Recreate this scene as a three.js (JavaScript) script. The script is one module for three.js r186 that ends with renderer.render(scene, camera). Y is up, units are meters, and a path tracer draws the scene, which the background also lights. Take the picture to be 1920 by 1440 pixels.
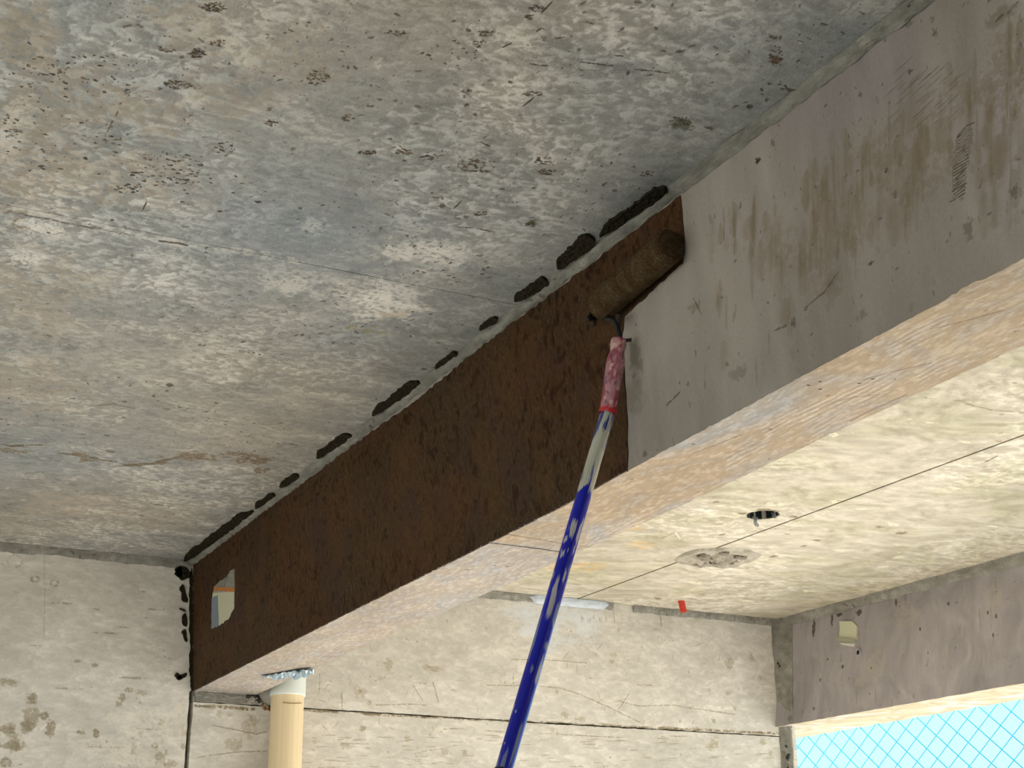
import * as THREE from 'three';
import { mergeGeometries } from 'three/addons/utils/BufferGeometryUtils.js';
import { TessellateModifier } from 'three/addons/modifiers/TessellateModifier.js';

// ---------------------------------------------------------------- camera, sky, sun, exposure
const scene = new THREE.Scene();
const EYE = new THREE.Vector3(0, 1.6, 0);
const FOCAL = 2766.9, YAW = 0.484336, PITCH = 0.358021, ROLL = -0.014185;   // focal length in pixels of the 1920 x 1440 frame
const cosY = Math.cos(YAW), sinY = Math.sin(YAW), cosP = Math.cos(PITCH), sinP = Math.sin(PITCH);
const FWD = new THREE.Vector3(sinY * cosP, sinP, -cosY * cosP);
const R0 = new THREE.Vector3(cosY, 0, sinY), U0 = new THREE.Vector3().crossVectors(R0, FWD);
const RIGHT = R0.clone().multiplyScalar(Math.cos(ROLL)).addScaledVector(U0, Math.sin(ROLL));
const UP = U0.clone().multiplyScalar(Math.cos(ROLL)).addScaledVector(R0, -Math.sin(ROLL));
const camera = new THREE.PerspectiveCamera(2 * Math.atan(720 / FOCAL) * 180 / Math.PI, 1920 / 1440, 0.05, 200);
camera.position.copy(EYE);
camera.up.copy(UP);
camera.lookAt(EYE.clone().add(FWD));
scene.add(camera);

scene.background = new THREE.Color().setRGB(0.64, 1.0, 1.08);
const sun = new THREE.DirectionalLight(new THREE.Color().setRGB(1.0, 0.97, 0.95), 35);
sun.position.set(9, 7, 4);
sun.target.position.set(0, 0, -1);
sun.castShadow = true;
sun.shadow.mapSize.set(2048, 2048);
sun.shadow.camera.left = -12; sun.shadow.camera.right = 12; sun.shadow.camera.top = 12; sun.shadow.camera.bottom = -12;
sun.shadow.camera.near = 0.5; sun.shadow.camera.far = 40;
scene.add(sun, sun.target);

const renderer = new THREE.WebGLRenderer({ antialias: true });
renderer.toneMapping = THREE.LinearToneMapping;
renderer.toneMappingExposure = 1.08;
renderer.shadowMap.enabled = true;

// ---------------------------------------------------------------- measured room
const H = 2.708;            // ceiling
const ZW = -4.452;          // back wall
const YB = 2.307;           // underside of the beams
const FACE_TOP_X = 1.2107, FACE_TOP_Y = 2.696;
const GROUND = -0.15;

const ray = (u, v) => FWD.clone().addScaledVector(RIGHT, (u - 960) / FOCAL).addScaledVector(UP, -(v - 720) / FOCAL);
const onX = (u, v, x) => { const d = ray(u, v); return EYE.clone().addScaledVector(d, (x - EYE.x) / d.x); };
const onY = (u, v, y) => { const d = ray(u, v); return EYE.clone().addScaledVector(d, (y - EYE.y) / d.y); };
const onZ = (u, v, z) => { const d = ray(u, v); return EYE.clone().addScaledVector(d, (z - EYE.z) / d.z); };
const atDepth = (u, v, s) => EYE.clone().addScaledVector(ray(u, v), s);

function curve(xs, ys) {      // smooth interpolation through knots, flat ends
  return (x) => {
    if (x <= xs[0]) return ys[0];
    for (let i = 1; i < xs.length; i++) if (x <= xs[i]) { const t = (x - xs[i - 1]) / (xs[i] - xs[i - 1]), s = t * t * (3 - 2 * t) * 0.5 + t * 0.5; return ys[i - 1] + (ys[i] - ys[i - 1]) * s; }
    return ys[ys.length - 1];
  };
}
const beamNear = curve([-4.45, -3.23, -2.22, -1.78, -1.37, -1.07, 0], [1.235, 1.238, 1.246, 1.232, 1.22, 1.215, 1.213]);
const beamFar = curve([-4.45, -3.7, -2.83, -2.13, -1.6, -1.26, 0], [1.428, 1.426, 1.435, 1.433, 1.417, 1.413, 1.412]);
const faceX = (y, z) => { const t = (FACE_TOP_Y - y) / (FACE_TOP_Y - YB); return FACE_TOP_X + (beamNear(z) - FACE_TOP_X) * t; };
function onFace(u, v) { let p = onX(u, v, 1.225); for (let i = 0; i < 6; i++) p = onX(u, v, faceX(p.y, p.z)); return p; }
const far = (z) => Math.min(z, -2.6);
const edgeTop = (z) => 3.474 + 0.058 * (far(z) - ZW), edgeBottom = (z) => 3.425 + 0.08 * (far(z) + 4.35), edgeOuter = (z) => 3.69 + 0.064 * (far(z) + 4.7);
const edgeX = (y, z) => { const t = (H - y) / (H - YB); return edgeTop(z) + (edgeBottom(z) - edgeTop(z)) * t; };
function onEdge(u, v) { let p = onX(u, v, 3.48); for (let i = 0; i < 8; i++) p = onX(u, v, edgeX(p.y, p.z)); return p; }

// ---------------------------------------------------------------- noise
function rng(seed) { let a = seed >>> 0; return () => { a = (a + 0x6D2B79F5) | 0; let t = Math.imul(a ^ (a >>> 15), 1 | a); t = (t + Math.imul(t ^ (t >>> 7), 61 | t)) ^ t; return ((t ^ (t >>> 14)) >>> 0) / 4294967296; }; }
const LAT = new Float32Array(65536);
{ const r = rng(77); for (let i = 0; i < 65536; i++) LAT[i] = r(); }
function vn(x, y) {
  const xi = Math.floor(x), yi = Math.floor(y), fx = x - xi, fy = y - yi;
  const sx = fx * fx * (3 - 2 * fx), sy = fy * fy * (3 - 2 * fy);
  const a = (yi & 255) << 8, b = ((yi + 1) & 255) << 8, c = xi & 255, d = (xi + 1) & 255;
  const p = LAT[a + c], q = LAT[a + d], r = LAT[b + c], s = LAT[b + d];
  const m = p + (q - p) * sx;
  return m + (r + (s - r) * sx - m) * sy;
}
function fbm(x, y, n = 4) { let s = 0, a = 0.5, t = 0; for (let i = 0; i < n; i++) { s += a * vn(x, y); t += a; a *= 0.5; const k = x * 2.03 + 17.3; y = y * 2.01 + 5.7; x = k; } return s / t; }
const sst = (a, b, x) => { const t = Math.min(1, Math.max(0, (x - a) / (b - a))); return t * t * (3 - 2 * t); };

// ---------------------------------------------------------------- computed surface textures (coordinates in metres)
class Surf {
  constructor(w, h, u0, u1, v0, v1, base) {
    Object.assign(this, { w, h, u0, u1, v0, v1 });
    this.c = new Float32Array(w * h * 3); this.z = new Float32Array(w * h).fill(0.6);
    const out = [0, 0, 0, 0.6];
    for (let j = 0, k = 0; j < h; j++) {
      const v = v0 + (j + 0.5) / h * (v1 - v0);
      for (let i = 0; i < w; i++, k++) {
        base(u0 + (i + 0.5) / w * (u1 - u0), v, out);
        this.c[k * 3] = out[0]; this.c[k * 3 + 1] = out[1]; this.c[k * 3 + 2] = out[2]; this.z[k] = out[3];
      }
    }
  }
  each(ua, ub, va, vb, f) {
    const { w, h, u0, u1, v0, v1 } = this, du = (u1 - u0) / w, dv = (v1 - v0) / h;
    const i0 = Math.max(0, Math.floor((ua - u0) / du)), i1 = Math.min(w - 1, Math.ceil((ub - u0) / du));
    const j0 = Math.max(0, Math.floor((va - v0) / dv)), j1 = Math.min(h - 1, Math.ceil((vb - v0) / dv));
    for (let j = j0; j <= j1; j++) for (let i = i0; i <= i1; i++) f(u0 + (i + 0.5) * du, v0 + (j + 0.5) * dv, j * w + i);
  }
  mix(k, col, a, dz) {
    const c = this.c; k *= 3;
    c[k] += (col[0] - c[k]) * a; c[k + 1] += (col[1] - c[k + 1]) * a; c[k + 2] += (col[2] - c[k + 2]) * a;
    if (dz) this.z[k / 3] += dz * a;
  }
  blot(u, v, ru, rv, ang, col, alpha = 1, { rough = 0.6, soft = 0.25, scale = 1.3, dz = 0, hole = 0 } = {}) {
    const ca = Math.cos(ang), sa = Math.sin(ang), R = Math.max(ru, rv) * (1.1 + rough), s = scale / Math.min(ru, rv), ox = u * 131.7, oy = v * 57.3;
    this.each(u - R, u + R, v - R, v + R, (x, y, k) => {
      const dx = x - u, dy = y - v, p = (dx * ca + dy * sa) / ru, q = (-dx * sa + dy * ca) / rv;
      let d = Math.sqrt(p * p + q * q);
      if (d > 1.1 + rough) return;
      d += rough * (fbm(dx * s + ox, dy * s + oy, 3) - 0.5) * 2;
      let a = 1 - sst(1 - soft, 1 + soft, d);
      if (hole && a > 0) a *= sst(hole - 0.12, hole + 0.12, fbm(dx * s * 3 + oy, dy * s * 3 + ox, 2));
      if (a > 0) this.mix(k, col, a * alpha, dz);
    });
  }
  stroke(pts, width, col, alpha = 1, { rough = 0.5, wander = 0, breaks = 0, dz = 0, taper = false, soft = 0 } = {}) {
    let L = 0;
    for (let i = 1; i < pts.length; i++) {
      const [ax, ay] = pts[i - 1], [bx, by] = pts[i], ex = bx - ax, ey = by - ay, len = Math.hypot(ex, ey) || 1e-6, m = width * 2.5 + wander;
      const L0 = L;
      this.each(Math.min(ax, bx) - m, Math.max(ax, bx) + m, Math.min(ay, by) - m, Math.max(ay, by) + m, (x, y, k) => {
        const t = Math.min(1, Math.max(0, ((x - ax) * ex + (y - ay) * ey) / (len * len)));
        const s = L0 + t * len, side = ((x - ax) * ey - (y - ay) * ex) / len;
        let d = Math.hypot(x - ax - ex * t, y - ay - ey * t);
        if (wander) d = Math.abs(side + wander * (fbm(s / (wander * 6 + 0.01), ax * 31, 3) - 0.5) * 2) + (t <= 0 || t >= 1 ? d - Math.abs(side) : 0);
        let wd = width * (1 + rough * (fbm(x / width * 0.35, y / width * 0.35, 2) - 0.5) * 2);
        if (taper) wd *= Math.sqrt(Math.max(0, Math.min(1, 4 * t * (1 - t))));
        let a = 1 - sst(wd * (0.35 - 0.35 * soft), wd * (0.65 + 0.5 * soft) + 1e-5, d);
        if (breaks && a > 0) a *= sst(breaks - 0.08, breaks + 0.08, 0.5 * fbm(s / 0.03 + ax * 77, by * 13, 3) + 0.5 * fbm(x / 0.007 + 5, y / 0.007, 3));
        if (a > 0) this.mix(k, col, a * alpha, dz);
      });
      L += len;
    }
  }
  textures() {
    const { w, h, c, z } = this, a = new Uint8Array(w * h * 4), b = new Uint8Array(w * h * 4);
    for (let k = 0; k < w * h; k++) {
      for (let q = 0; q < 3; q++) a[k * 4 + q] = Math.max(0, Math.min(255, c[k * 3 + q]));
      a[k * 4 + 3] = b[k * 4 + 3] = 255;
      b[k * 4] = b[k * 4 + 1] = b[k * 4 + 2] = Math.max(0, Math.min(255, z[k] * 255));
    }
    const mk = (d, srgb) => { const t = new THREE.DataTexture(d, w, h, THREE.RGBAFormat); t.magFilter = THREE.LinearFilter; t.minFilter = THREE.LinearMipmapLinearFilter; t.generateMipmaps = true; t.wrapS = t.wrapT = THREE.MirroredRepeatWrapping; if (srgb) t.colorSpace = THREE.SRGBColorSpace; t.needsUpdate = true; return t; };
    this.c = this.z = null;
    return [mk(a, true), mk(b, false)];
  }
  uv(u, v) { return [(u - this.u0) / (this.u1 - this.u0), (v - this.v0) / (this.v1 - this.v0)]; }
}
function surfMaterial(s, { roughness = 0.92, bump = 0.004, ...rest } = {}) {
  const [map, bumpMap] = s.textures();
  return new THREE.MeshPhysicalMaterial({ map, bumpMap, bumpScale: bump, roughness, side: THREE.DoubleSide, ...rest });
}
const plain = (r, g, b, roughness = 0.8, rest = {}) => new THREE.MeshPhysicalMaterial({ color: new THREE.Color(`rgb(${r},${g},${b})`), roughness, side: THREE.DoubleSide, ...rest });

// ---------------------------------------------------------------- mesh helpers
const taken = new Map();
function numbered(name) { const n = taken.get(name) ?? 0; taken.set(name, n + 1); return n ? `${name}_${String(n).padStart(3, '0')}` : name; }
function put(name, geometry, material, parent = scene) {
  const m = new THREE.Mesh(geometry, material);
  m.name = parent === scene ? numbered(name) : name;
  m.castShadow = m.receiveShadow = true;
  parent.add(m);
  return m;
}
function group(name) { const g = new THREE.Group(); g.name = numbered(name); scene.add(g); return g; }
function tag(o, label, category, { kind, set } = {}) { o.userData.label = label; o.userData.category = category; if (kind) o.userData.kind = kind; if (set) o.userData.group = set; return o; }
const structure = (o, label, category) => tag(o, label, category, { kind: 'structure' });

function geo(pos, uv, idx) {
  const g = new THREE.BufferGeometry();
  g.setAttribute('position', new THREE.Float32BufferAttribute(pos, 3));
  g.setAttribute('uv', new THREE.Float32BufferAttribute(uv, 2));
  if (idx) g.setIndex(idx);
  g.computeVertexNormals();
  return g;
}
// a rows x cols sheet: f(i, j) -> { p: [x, y, z], t: [u, v] }
function sheet(rows, cols, f) {
  const pos = [], uv = [], idx = [];
  for (let i = 0; i <= rows; i++) for (let j = 0; j <= cols; j++) { const { p, t } = f(i, j); pos.push(...p); uv.push(...t); }
  const W = cols + 1;
  for (let i = 0; i < rows; i++) for (let j = 0; j < cols; j++) { const a = i * W + j; idx.push(a, a + 1, a + W, a + 1, a + W + 1, a + W); }
  return geo(pos, uv, idx);
}
// a slab with outline (a, b), open holes, swept from height h0 to h1 by map(a, b, h) -> [x, y, z]
function slab(outline, holes, h0, h1, map, uvf, maxEdge = 0, back = true) {
  const o = outline.map(([a, b]) => new THREE.Vector2(a, b)), hs = holes.map((h) => h.map(([a, b]) => new THREE.Vector2(a, b)));
  const tri = THREE.ShapeUtils.triangulateShape(o, hs), all = [...o, ...hs.flat()];
  const flat = new THREE.BufferGeometry();
  flat.setAttribute('position', new THREE.Float32BufferAttribute(tri.flat().flatMap((i) => [all[i].x, all[i].y, 0]), 3));
  let cap = flat;
  if (maxEdge) cap = new TessellateModifier(maxEdge, 9).modify(flat);
  const P = cap.attributes.position, pos = [], uv = [];
  for (const h of back ? [h0, h1] : [h1]) for (let i = 0; i < P.count; i++) {
    const k = h === h0 && back ? i - (i % 3) + 2 - (i % 3) : i;
    pos.push(...map(P.getX(k), P.getY(k), h)); uv.push(...uvf(P.getX(k), P.getY(k)));
  }
  const side = (ring) => {
    for (let i = 0; i < ring.length; i++) {
      const p = ring[i], q = ring[(i + 1) % ring.length], n = maxEdge ? Math.max(1, Math.ceil(p.distanceTo(q) / maxEdge)) : 1;
      for (let s = 0; s < n; s++) {
        const A = p.clone().lerp(q, s / n), B = p.clone().lerp(q, (s + 1) / n);
        for (const [w, h] of [[A, h0], [B, h0], [B, h1], [A, h0], [B, h1], [A, h1]]) { pos.push(...map(w.x, w.y, h)); uv.push(...uvf(w.x, w.y)); }
      }
    }
  };
  side(o); hs.forEach(side);
  return geo(pos, uv);
}
function box(x0, x1, y0, y1, z0, z1, uvf) {
  const g = new THREE.BoxGeometry(x1 - x0, y1 - y0, z1 - z0).toNonIndexed();
  g.translate((x0 + x1) / 2, (y0 + y1) / 2, (z0 + z1) / 2);
  const P = g.attributes.position, N = g.attributes.normal, uv = g.attributes.uv;
  for (let i = 0; i < P.count; i++) {
    const x = P.getX(i), y = P.getY(i), z = P.getZ(i);
    const [a, b] = Math.abs(N.getX(i)) > 0.5 ? [z, y] : Math.abs(N.getY(i)) > 0.5 ? [x, z] : [x, y];
    const t = uvf ? uvf(a, b) : [a, b];
    uv.setXY(i, t[0], t[1]);
  }
  return g;
}
// a jagged line through points: [a, b] pairs resampled every step with a random shove
function jag(pts, step, amp, seed, closed = false) {
  const r = rng(seed), out = [], n = closed ? pts.length : pts.length - 1;
  for (let i = 0; i < n; i++) {
    const [ax, ay] = pts[i], [bx, by] = pts[(i + 1) % pts.length], L = Math.hypot(bx - ax, by - ay), k = Math.max(1, Math.round(L / step));
    for (let s = 0; s < k; s++) { const t = s / k; out.push([ax + (bx - ax) * t + (r() - 0.5) * 2 * amp, ay + (by - ay) * t + (r() - 0.5) * 2 * amp]); }
  }
  if (!closed) out.push(pts[pts.length - 1]);
  return out;
}
const P2 = (f, list) => list.map(([u, v]) => f(u, v));
const cl = (u, v) => { const p = onY(u, v, H); return [p.x, p.z]; };             // ceiling
const wl = (u, v) => { const p = onZ(u, v, ZW); return [p.x, p.y]; };            // back wall
const fl = (u, v) => { const p = onFace(u, v); return [p.z, p.y]; };             // beam face
const sl = (u, v) => { const p = onY(u, v, YB); return [p.z, p.x]; };            // beam underside
const el = (u, v) => { const p = onEdge(u, v); return [p.z, p.y]; };             // edge beam face

// ---------------------------------------------------------------- surfaces
const DARK = [58, 50, 40], BROWN = [104, 84, 58], PALE = [214, 208, 196];
function specks(s, n, seed, [u0, u1, v0, v1], r0, r1, col, alpha, opt = {}) {
  const r = rng(seed);
  for (let i = 0; i < n; i++) {
    const u = u0 + r() * (u1 - u0), v = v0 + r() * (v1 - v0), a = r0 + (r1 - r0) * r() ** 3, e = 0.2 + r() * 0.5, g = r() * Math.PI, t = r();
    if (opt.where && fbm(u * opt.where + 3, v * opt.where + 8, 2) < (opt.over ?? 0.5) + (t - 0.5) * 0.15) continue;
    s.blot(u, v, a, a * e, opt.along !== undefined ? opt.along + (g - 1.57) * 0.25 : g, col, alpha * (0.6 + 0.4 * t), { rough: 0.9, scale: 0.9, dz: -0.5, ...opt });
  }
}
// ceiling of the bay with the roller: grey concrete, pale lacy laitance, pits
const ceilL = new Surf(2048, 2048, 0.0, 1.26, -4.5, -1.0, (x, z, o) => {
  const w = fbm(x * 7, z * 7, 2), big = fbm(x * 2.6 + 4, z * 1.7 + 1, 3), lace = fbm(x * 52 + w * 2, z * 52 + w * 2, 5), film = fbm(x * 11 + w * 2 + 40, z * 15, 4), fine = vn(x * 420, z * 420), area = fbm(x * 3.3 + 21, z * 2.2 + 7, 3);
  const hair = fbm(x * 100 + lace * 4, z * 105 + w * 4, 4), grit = vn(x * 900, z * 640);
  let g = 144 + (big - 0.5) * 24 + (film - 0.5) * 28 + (fine - 0.5) * 14 + (grit - 0.5) * 14 + (hair - 0.5) * 34;
  const p = sst(0.44, 0.65, lace * 0.55 + hair * 0.45) * sst(0.3, 0.66, area) * 0.9 + sst(0.5, 0.72, film) * sst(0.42, 0.62, hair) * 0.4;
  const q = sst(0.5, 0.74, fbm(x * 26 + 70, z * 30 + w * 3, 5)) * 0.45;
  g = g + p * 32 - q * 20;
  const hue = (fbm(x * 1.9 + 60, z * 1.4 + 30, 2) - 0.5) * 14 + (film - 0.5) * 6;
  o[0] = g + hue; o[1] = g; o[2] = g - 4 - hue * 1.1; o[3] = 0.6 + (lace - 0.5) * 0.12 + (fine - 0.5) * 0.05;
});
{
  const s = ceilL, c = (u, v) => cl(u, v);
  const B = (u, v, ru, rv, col, a, opt, ang = 0) => { const [x, z] = c(u, v), [x2] = c(u + ru, v), [, z2] = c(u, v + rv); s.blot(x, z, Math.abs(x2 - x), Math.abs(z2 - z), ang, col, a, opt); };
  // pale blotches
  for (const [u, v, ru, rv, a] of [[715, 572, 95, 30, 0.7], [800, 480, 110, 34, 0.45], [650, 555, 40, 26, 0.5], [72, 430, 55, 18, 0.75], [180, 545, 90, 22, 0.3], [15, 270, 26, 70, 0.55], [40, 480, 45, 22, 0.6], [560, 525, 90, 30, 0.4], [900, 470, 70, 22, 0.35], [770, 530, 60, 22, 0.4], [430, 660, 120, 40, 0.28], [1000, 130, 60, 25, 0.25], [860, 300, 55, 20, 0.3], [340, 20, 160, 25, 0.25], [620, 40, 90, 30, 0.25], [540, 290, 60, 40, 0.2], [250, 700, 140, 45, 0.22], [100, 640, 90, 40, 0.3], [460, 820, 100, 20, 0.2], [1290, 55, 30, 14, 0.4], [1000, 180, 70, 26, 0.25]])
    B(u, v, ru, rv, PALE, a * 0.8, { rough: 1, scale: 2.6, soft: 0.6, hole: 0.47 });
  for (const [u, v, ru, rv, a] of [[715, 575, 75, 20, 0.75], [790, 478, 80, 20, 0.6], [740, 548, 60, 16, 0.6], [840, 470, 40, 16, 0.5], [75, 425, 40, 12, 0.7], [55, 482, 26, 12, 0.7], [545, 535, 60, 16, 0.4], [300, 480, 40, 16, 0.35], [590, 425, 30, 14, 0.4], [20, 225, 16, 46, 0.5]])
    B(u, v, ru, rv, [220, 216, 208], a, { rough: 1, scale: 2.2, soft: 0.3, hole: 0.38 });
  // beige blots: the warmer light on the left side, painted into the colour
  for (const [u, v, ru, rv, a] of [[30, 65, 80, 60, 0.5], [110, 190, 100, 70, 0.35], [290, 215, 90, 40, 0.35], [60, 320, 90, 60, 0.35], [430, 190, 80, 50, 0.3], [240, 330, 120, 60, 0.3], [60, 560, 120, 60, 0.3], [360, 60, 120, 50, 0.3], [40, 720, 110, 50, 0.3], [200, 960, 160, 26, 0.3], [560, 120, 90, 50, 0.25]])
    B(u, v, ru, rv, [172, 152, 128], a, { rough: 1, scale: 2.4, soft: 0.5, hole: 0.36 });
  // dark smooth grey patches
  for (const [u, v, ru, rv, a] of [[300, 215, 60, 20, 0.3], [20, 60, 60, 40, 0.3], [130, 190, 70, 40, 0.22], [870, 540, 80, 18, 0.25], [420, 215, 60, 26, 0.2], [640, 390, 90, 26, 0.2], [330, 740, 60, 18, 0.2], [1200, 60, 90, 30, 0.15], [980, 260, 70, 25, 0.18]])
    B(u, v, ru, rv, [126, 122, 112], a * 0.8, { rough: 1, scale: 2, soft: 0.6 });
  // clusters of pits
  const r = rng(5);
  for (const [u, v, ru, rv, n] of [[400, 13, 24, 9, 46], [370, 99, 15, 9, 40], [312, 92, 16, 6, 16], [408, 80, 16, 6, 14], [332, 159, 26, 9, 50], [598, 146, 22, 14, 40], [240, 172, 8, 5, 8], [20, 232, 14, 30, 20], [310, 315, 70, 34, 60], [240, 352, 28, 10, 24], [350, 332, 26, 16, 20], [420, 278, 20, 14, 14], [510, 230, 14, 5, 18], [210, 260, 18, 6, 8], [690, 286, 18, 4, 20], [758, 285, 16, 6, 24], [800, 296, 16, 5, 18], [895, 310, 36, 14, 50], [1022, 302, 22, 8, 18], [1026, 322, 20, 5, 26], [740, 62, 20, 6, 20], [900, 82, 14, 8, 16], [912, 62, 14, 6, 16], [1008, 16, 16, 6, 14], [995, 32, 8, 4, 10], [875, 172, 10, 5, 14], [1000, 176, 18, 5, 20], [652, 220, 12, 6, 14], [900, 400, 14, 4, 14], [998, 420, 8, 5, 12], [1456, 105, 14, 20, 30], [1276, 228, 20, 9, 30], [1215, 326, 14, 6, 14], [860, 100, 60, 24, 22], [1460, 160, 20, 8, 6], [180, 140, 90, 40, 40], [90, 165, 60, 60, 24], [130, 280, 120, 60, 40], [60, 120, 60, 60, 14], [420, 360, 90, 40, 16]])
    for (let i = 0; i < n * 1.5; i++) {
      const g = r() * 6.28, d = Math.sqrt(r()), uu = u + Math.cos(g) * d * ru, vv = v + Math.sin(g) * d * rv, big = r() ** 2;
      B(uu, vv, 1.0 + big * 4.6, 0.4 + big * 1.0, r() < 0.3 ? BROWN : DARK, 0.9, { rough: 0.9, scale: 0.9, dz: -0.5 }, (r() - 0.5) * 1.2);
    }
  specks(s, 4200, 11, [0, 1.26, -3.4, -1.0], 0.0008, 0.0055, DARK, 0.75, { where: 5, over: 0.46 });
  specks(s, 1500, 12, [0, 1.26, -4.5, -1.0], 0.001, 0.006, [92, 80, 62], 0.7, { where: 4, over: 0.47 });
  specks(s, 260, 13, [0, 1.26, -4.5, -3.0], 0.002, 0.012, [88, 76, 58], 0.6, { along: 0 });
  specks(s, 420, 14, [0, 1.26, -4.5, -1.0], 0.002, 0.016, PALE, 0.5, { dz: 0, hole: 0.4 });
  // scratches
  const S = (pts, w, col = DARK, a = 0.8, opt = {}) => s.stroke(P2(c, pts), w, col, a, opt);
  S([[226, 193], [218, 215], [206, 238], [196, 258]], 0.0022, [92, 72, 50], 0.85, { breaks: 0.48, wander: 0.002, rough: 1 });
  for (const p of [[[992, 119], [1012, 123], [1028, 123]], [[1088, 116], [1150, 124]], [[1188, 130], [1225, 133], [1256, 138]], [[1150, 104], [1170, 105]], [[980, 200], [1002, 182]], [[850, 392], [866, 376]], [[852, 425], [890, 428], [928, 435]], [[1015, 25], [1036, 2]], [[1005, 60], [1016, 52]], [[940, 90], [960, 80]], [[267, 395], [275, 378]], [[900, 266], [920, 275]], [[1060, 70], [1040, 72]]]) S(p, 0.003, DARK, 0.85, { breaks: 0.2, taper: true });
  for (const p of [[[900, 345], [1000, 350], [1080, 365]], [[840, 322], [930, 335], [1020, 345]], [[1350, 30], [1400, 22]], [[320, 160], [470, 205], [560, 240]], [[380, 210], [520, 235]]]) S(p, 0.006, [190, 188, 180], 0.3, { wander: 0.004 });
  // filler and dirt along the board joint
  S([[-40, 380], [60, 402], [160, 420], [250, 440], [330, 455], [460, 472], [560, 492]], 0.022, [204, 198, 188], 0.55, { wander: 0.012, rough: 1.6, breaks: 0.5 });
  S([[-40, 388], [20, 397], [48, 402]], 0.006, BROWN, 0.8, { wander: 0.006, breaks: 0.46, rough: 1.4 });
  for (const [u, v, ru, rv] of [[30, 412, 5, 5], [26, 420, 6, 3], [45, 427, 16, 2.5], [40, 398, 10, 3], [12, 398, 10, 2]]) B(u, v, ru, rv, BROWN, 0.7, { rough: 1, hole: 0.4 });
  S([[50, 403], [120, 418], [200, 432], [250, 442]], 0.005, [84, 76, 66], 0.85, { wander: 0.004, breaks: 0.46 });
  S([[300, 452], [335, 456], [350, 460]], 0.006, DARK, 0.8, { breaks: 0.4 });
  // rust-brown stain line across the far end of the bay
  const stain = [92, 76, 52];
  S([[-30, 832], [20, 836], [45, 834], [75, 834]], 0.014, stain, 0.85, { wander: 0.012, breaks: 0.38, rough: 1 });
  S([[110, 850], [150, 853], [175, 858], [215, 866]], 0.012, stain, 0.7, { wander: 0.012, breaks: 0.42, rough: 1 });
  S([[235, 872], [300, 866], [345, 856]], 0.016, stain, 0.7, { wander: 0.012, breaks: 0.42, rough: 1 });
  for (const [u, v, ru, rv] of [[255, 870, 14, 3], [305, 867, 12, 4], [370, 855, 34, 7], [350, 860, 16, 4], [440, 850, 20, 4], [465, 860, 30, 7], [490, 866, 18, 6], [488, 883, 14, 6], [160, 862, 12, 3], [150, 853, 18, 3], [15, 845, 30, 4]]) B(u, v, ru, rv, [112, 92, 68], 0.75, { rough: 1, scale: 1.2, hole: 0.42, dz: -0.3 });
  S([[185, 760], [215, 757], [250, 766]], 0.005, [100, 90, 70], 0.7, { breaks: 0.45 });
  for (const [u, v, ru, rv] of [[660, 614, 10, 4], [685, 620, 12, 4], [718, 625, 10, 3], [700, 612, 6, 2]]) B(u, v, ru, rv, [134, 124, 62], 0.7, { rough: 1, hole: 0.45 });
  for (const [u, v, ru, rv, col] of [[735, 590, 22, 8, [186, 172, 150]], [1280, 232, 24, 10, [78, 78, 62]], [1456, 112, 12, 8, [92, 66, 50]], [996, 418, 8, 6, [76, 80, 48]], [320, 722, 8, 3, DARK], [605, 975, 12, 3, BROWN], [1545, 45, 9, 3, DARK], [1330, 240, 10, 3, DARK], [1480, 168, 12, 3, DARK]]) B(u, v, ru, rv, col, 0.7, { rough: 0.9 });
}
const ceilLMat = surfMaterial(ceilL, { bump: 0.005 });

// ceiling of the bay beyond the beam: cream with fine streaks
const ceilR = new Surf(2048, 1024, 1.38, 3.65, -4.5, -1.2, (x, z, o) => {
  const w = fbm(x * 5, z * 5, 2), big = fbm(x * 2.2 + 14, z * 1.6 + 31, 3), st = fbm(x * 22 + w * 4, z * 40 + w * 5, 4), st2 = fbm(x * 55 + 9, z * 80 + w * 4, 3), fine = vn(x * 300, z * 300), area = fbm(x * 3.2 + 51, z * 2.4 + 3, 2);
  const g = 157 + (big - 0.5) * 26 + (st - 0.5) * 54 + (fine - 0.5) * 10, p = sst(0.46, 0.68, st2) * sst(0.3, 0.62, area), olive = sst(0.42, 0.72, fbm(x * 7 + 30, z * 9 + w, 5)) * 0.8;
  o[0] = g + 12 + p * 24 - olive * 12; o[1] = g + 4 + p * 24 - olive * 10; o[2] = g - 14 + p * 26 - olive * 17; o[3] = 0.6 + (st - 0.5) * 0.16;
});
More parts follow.
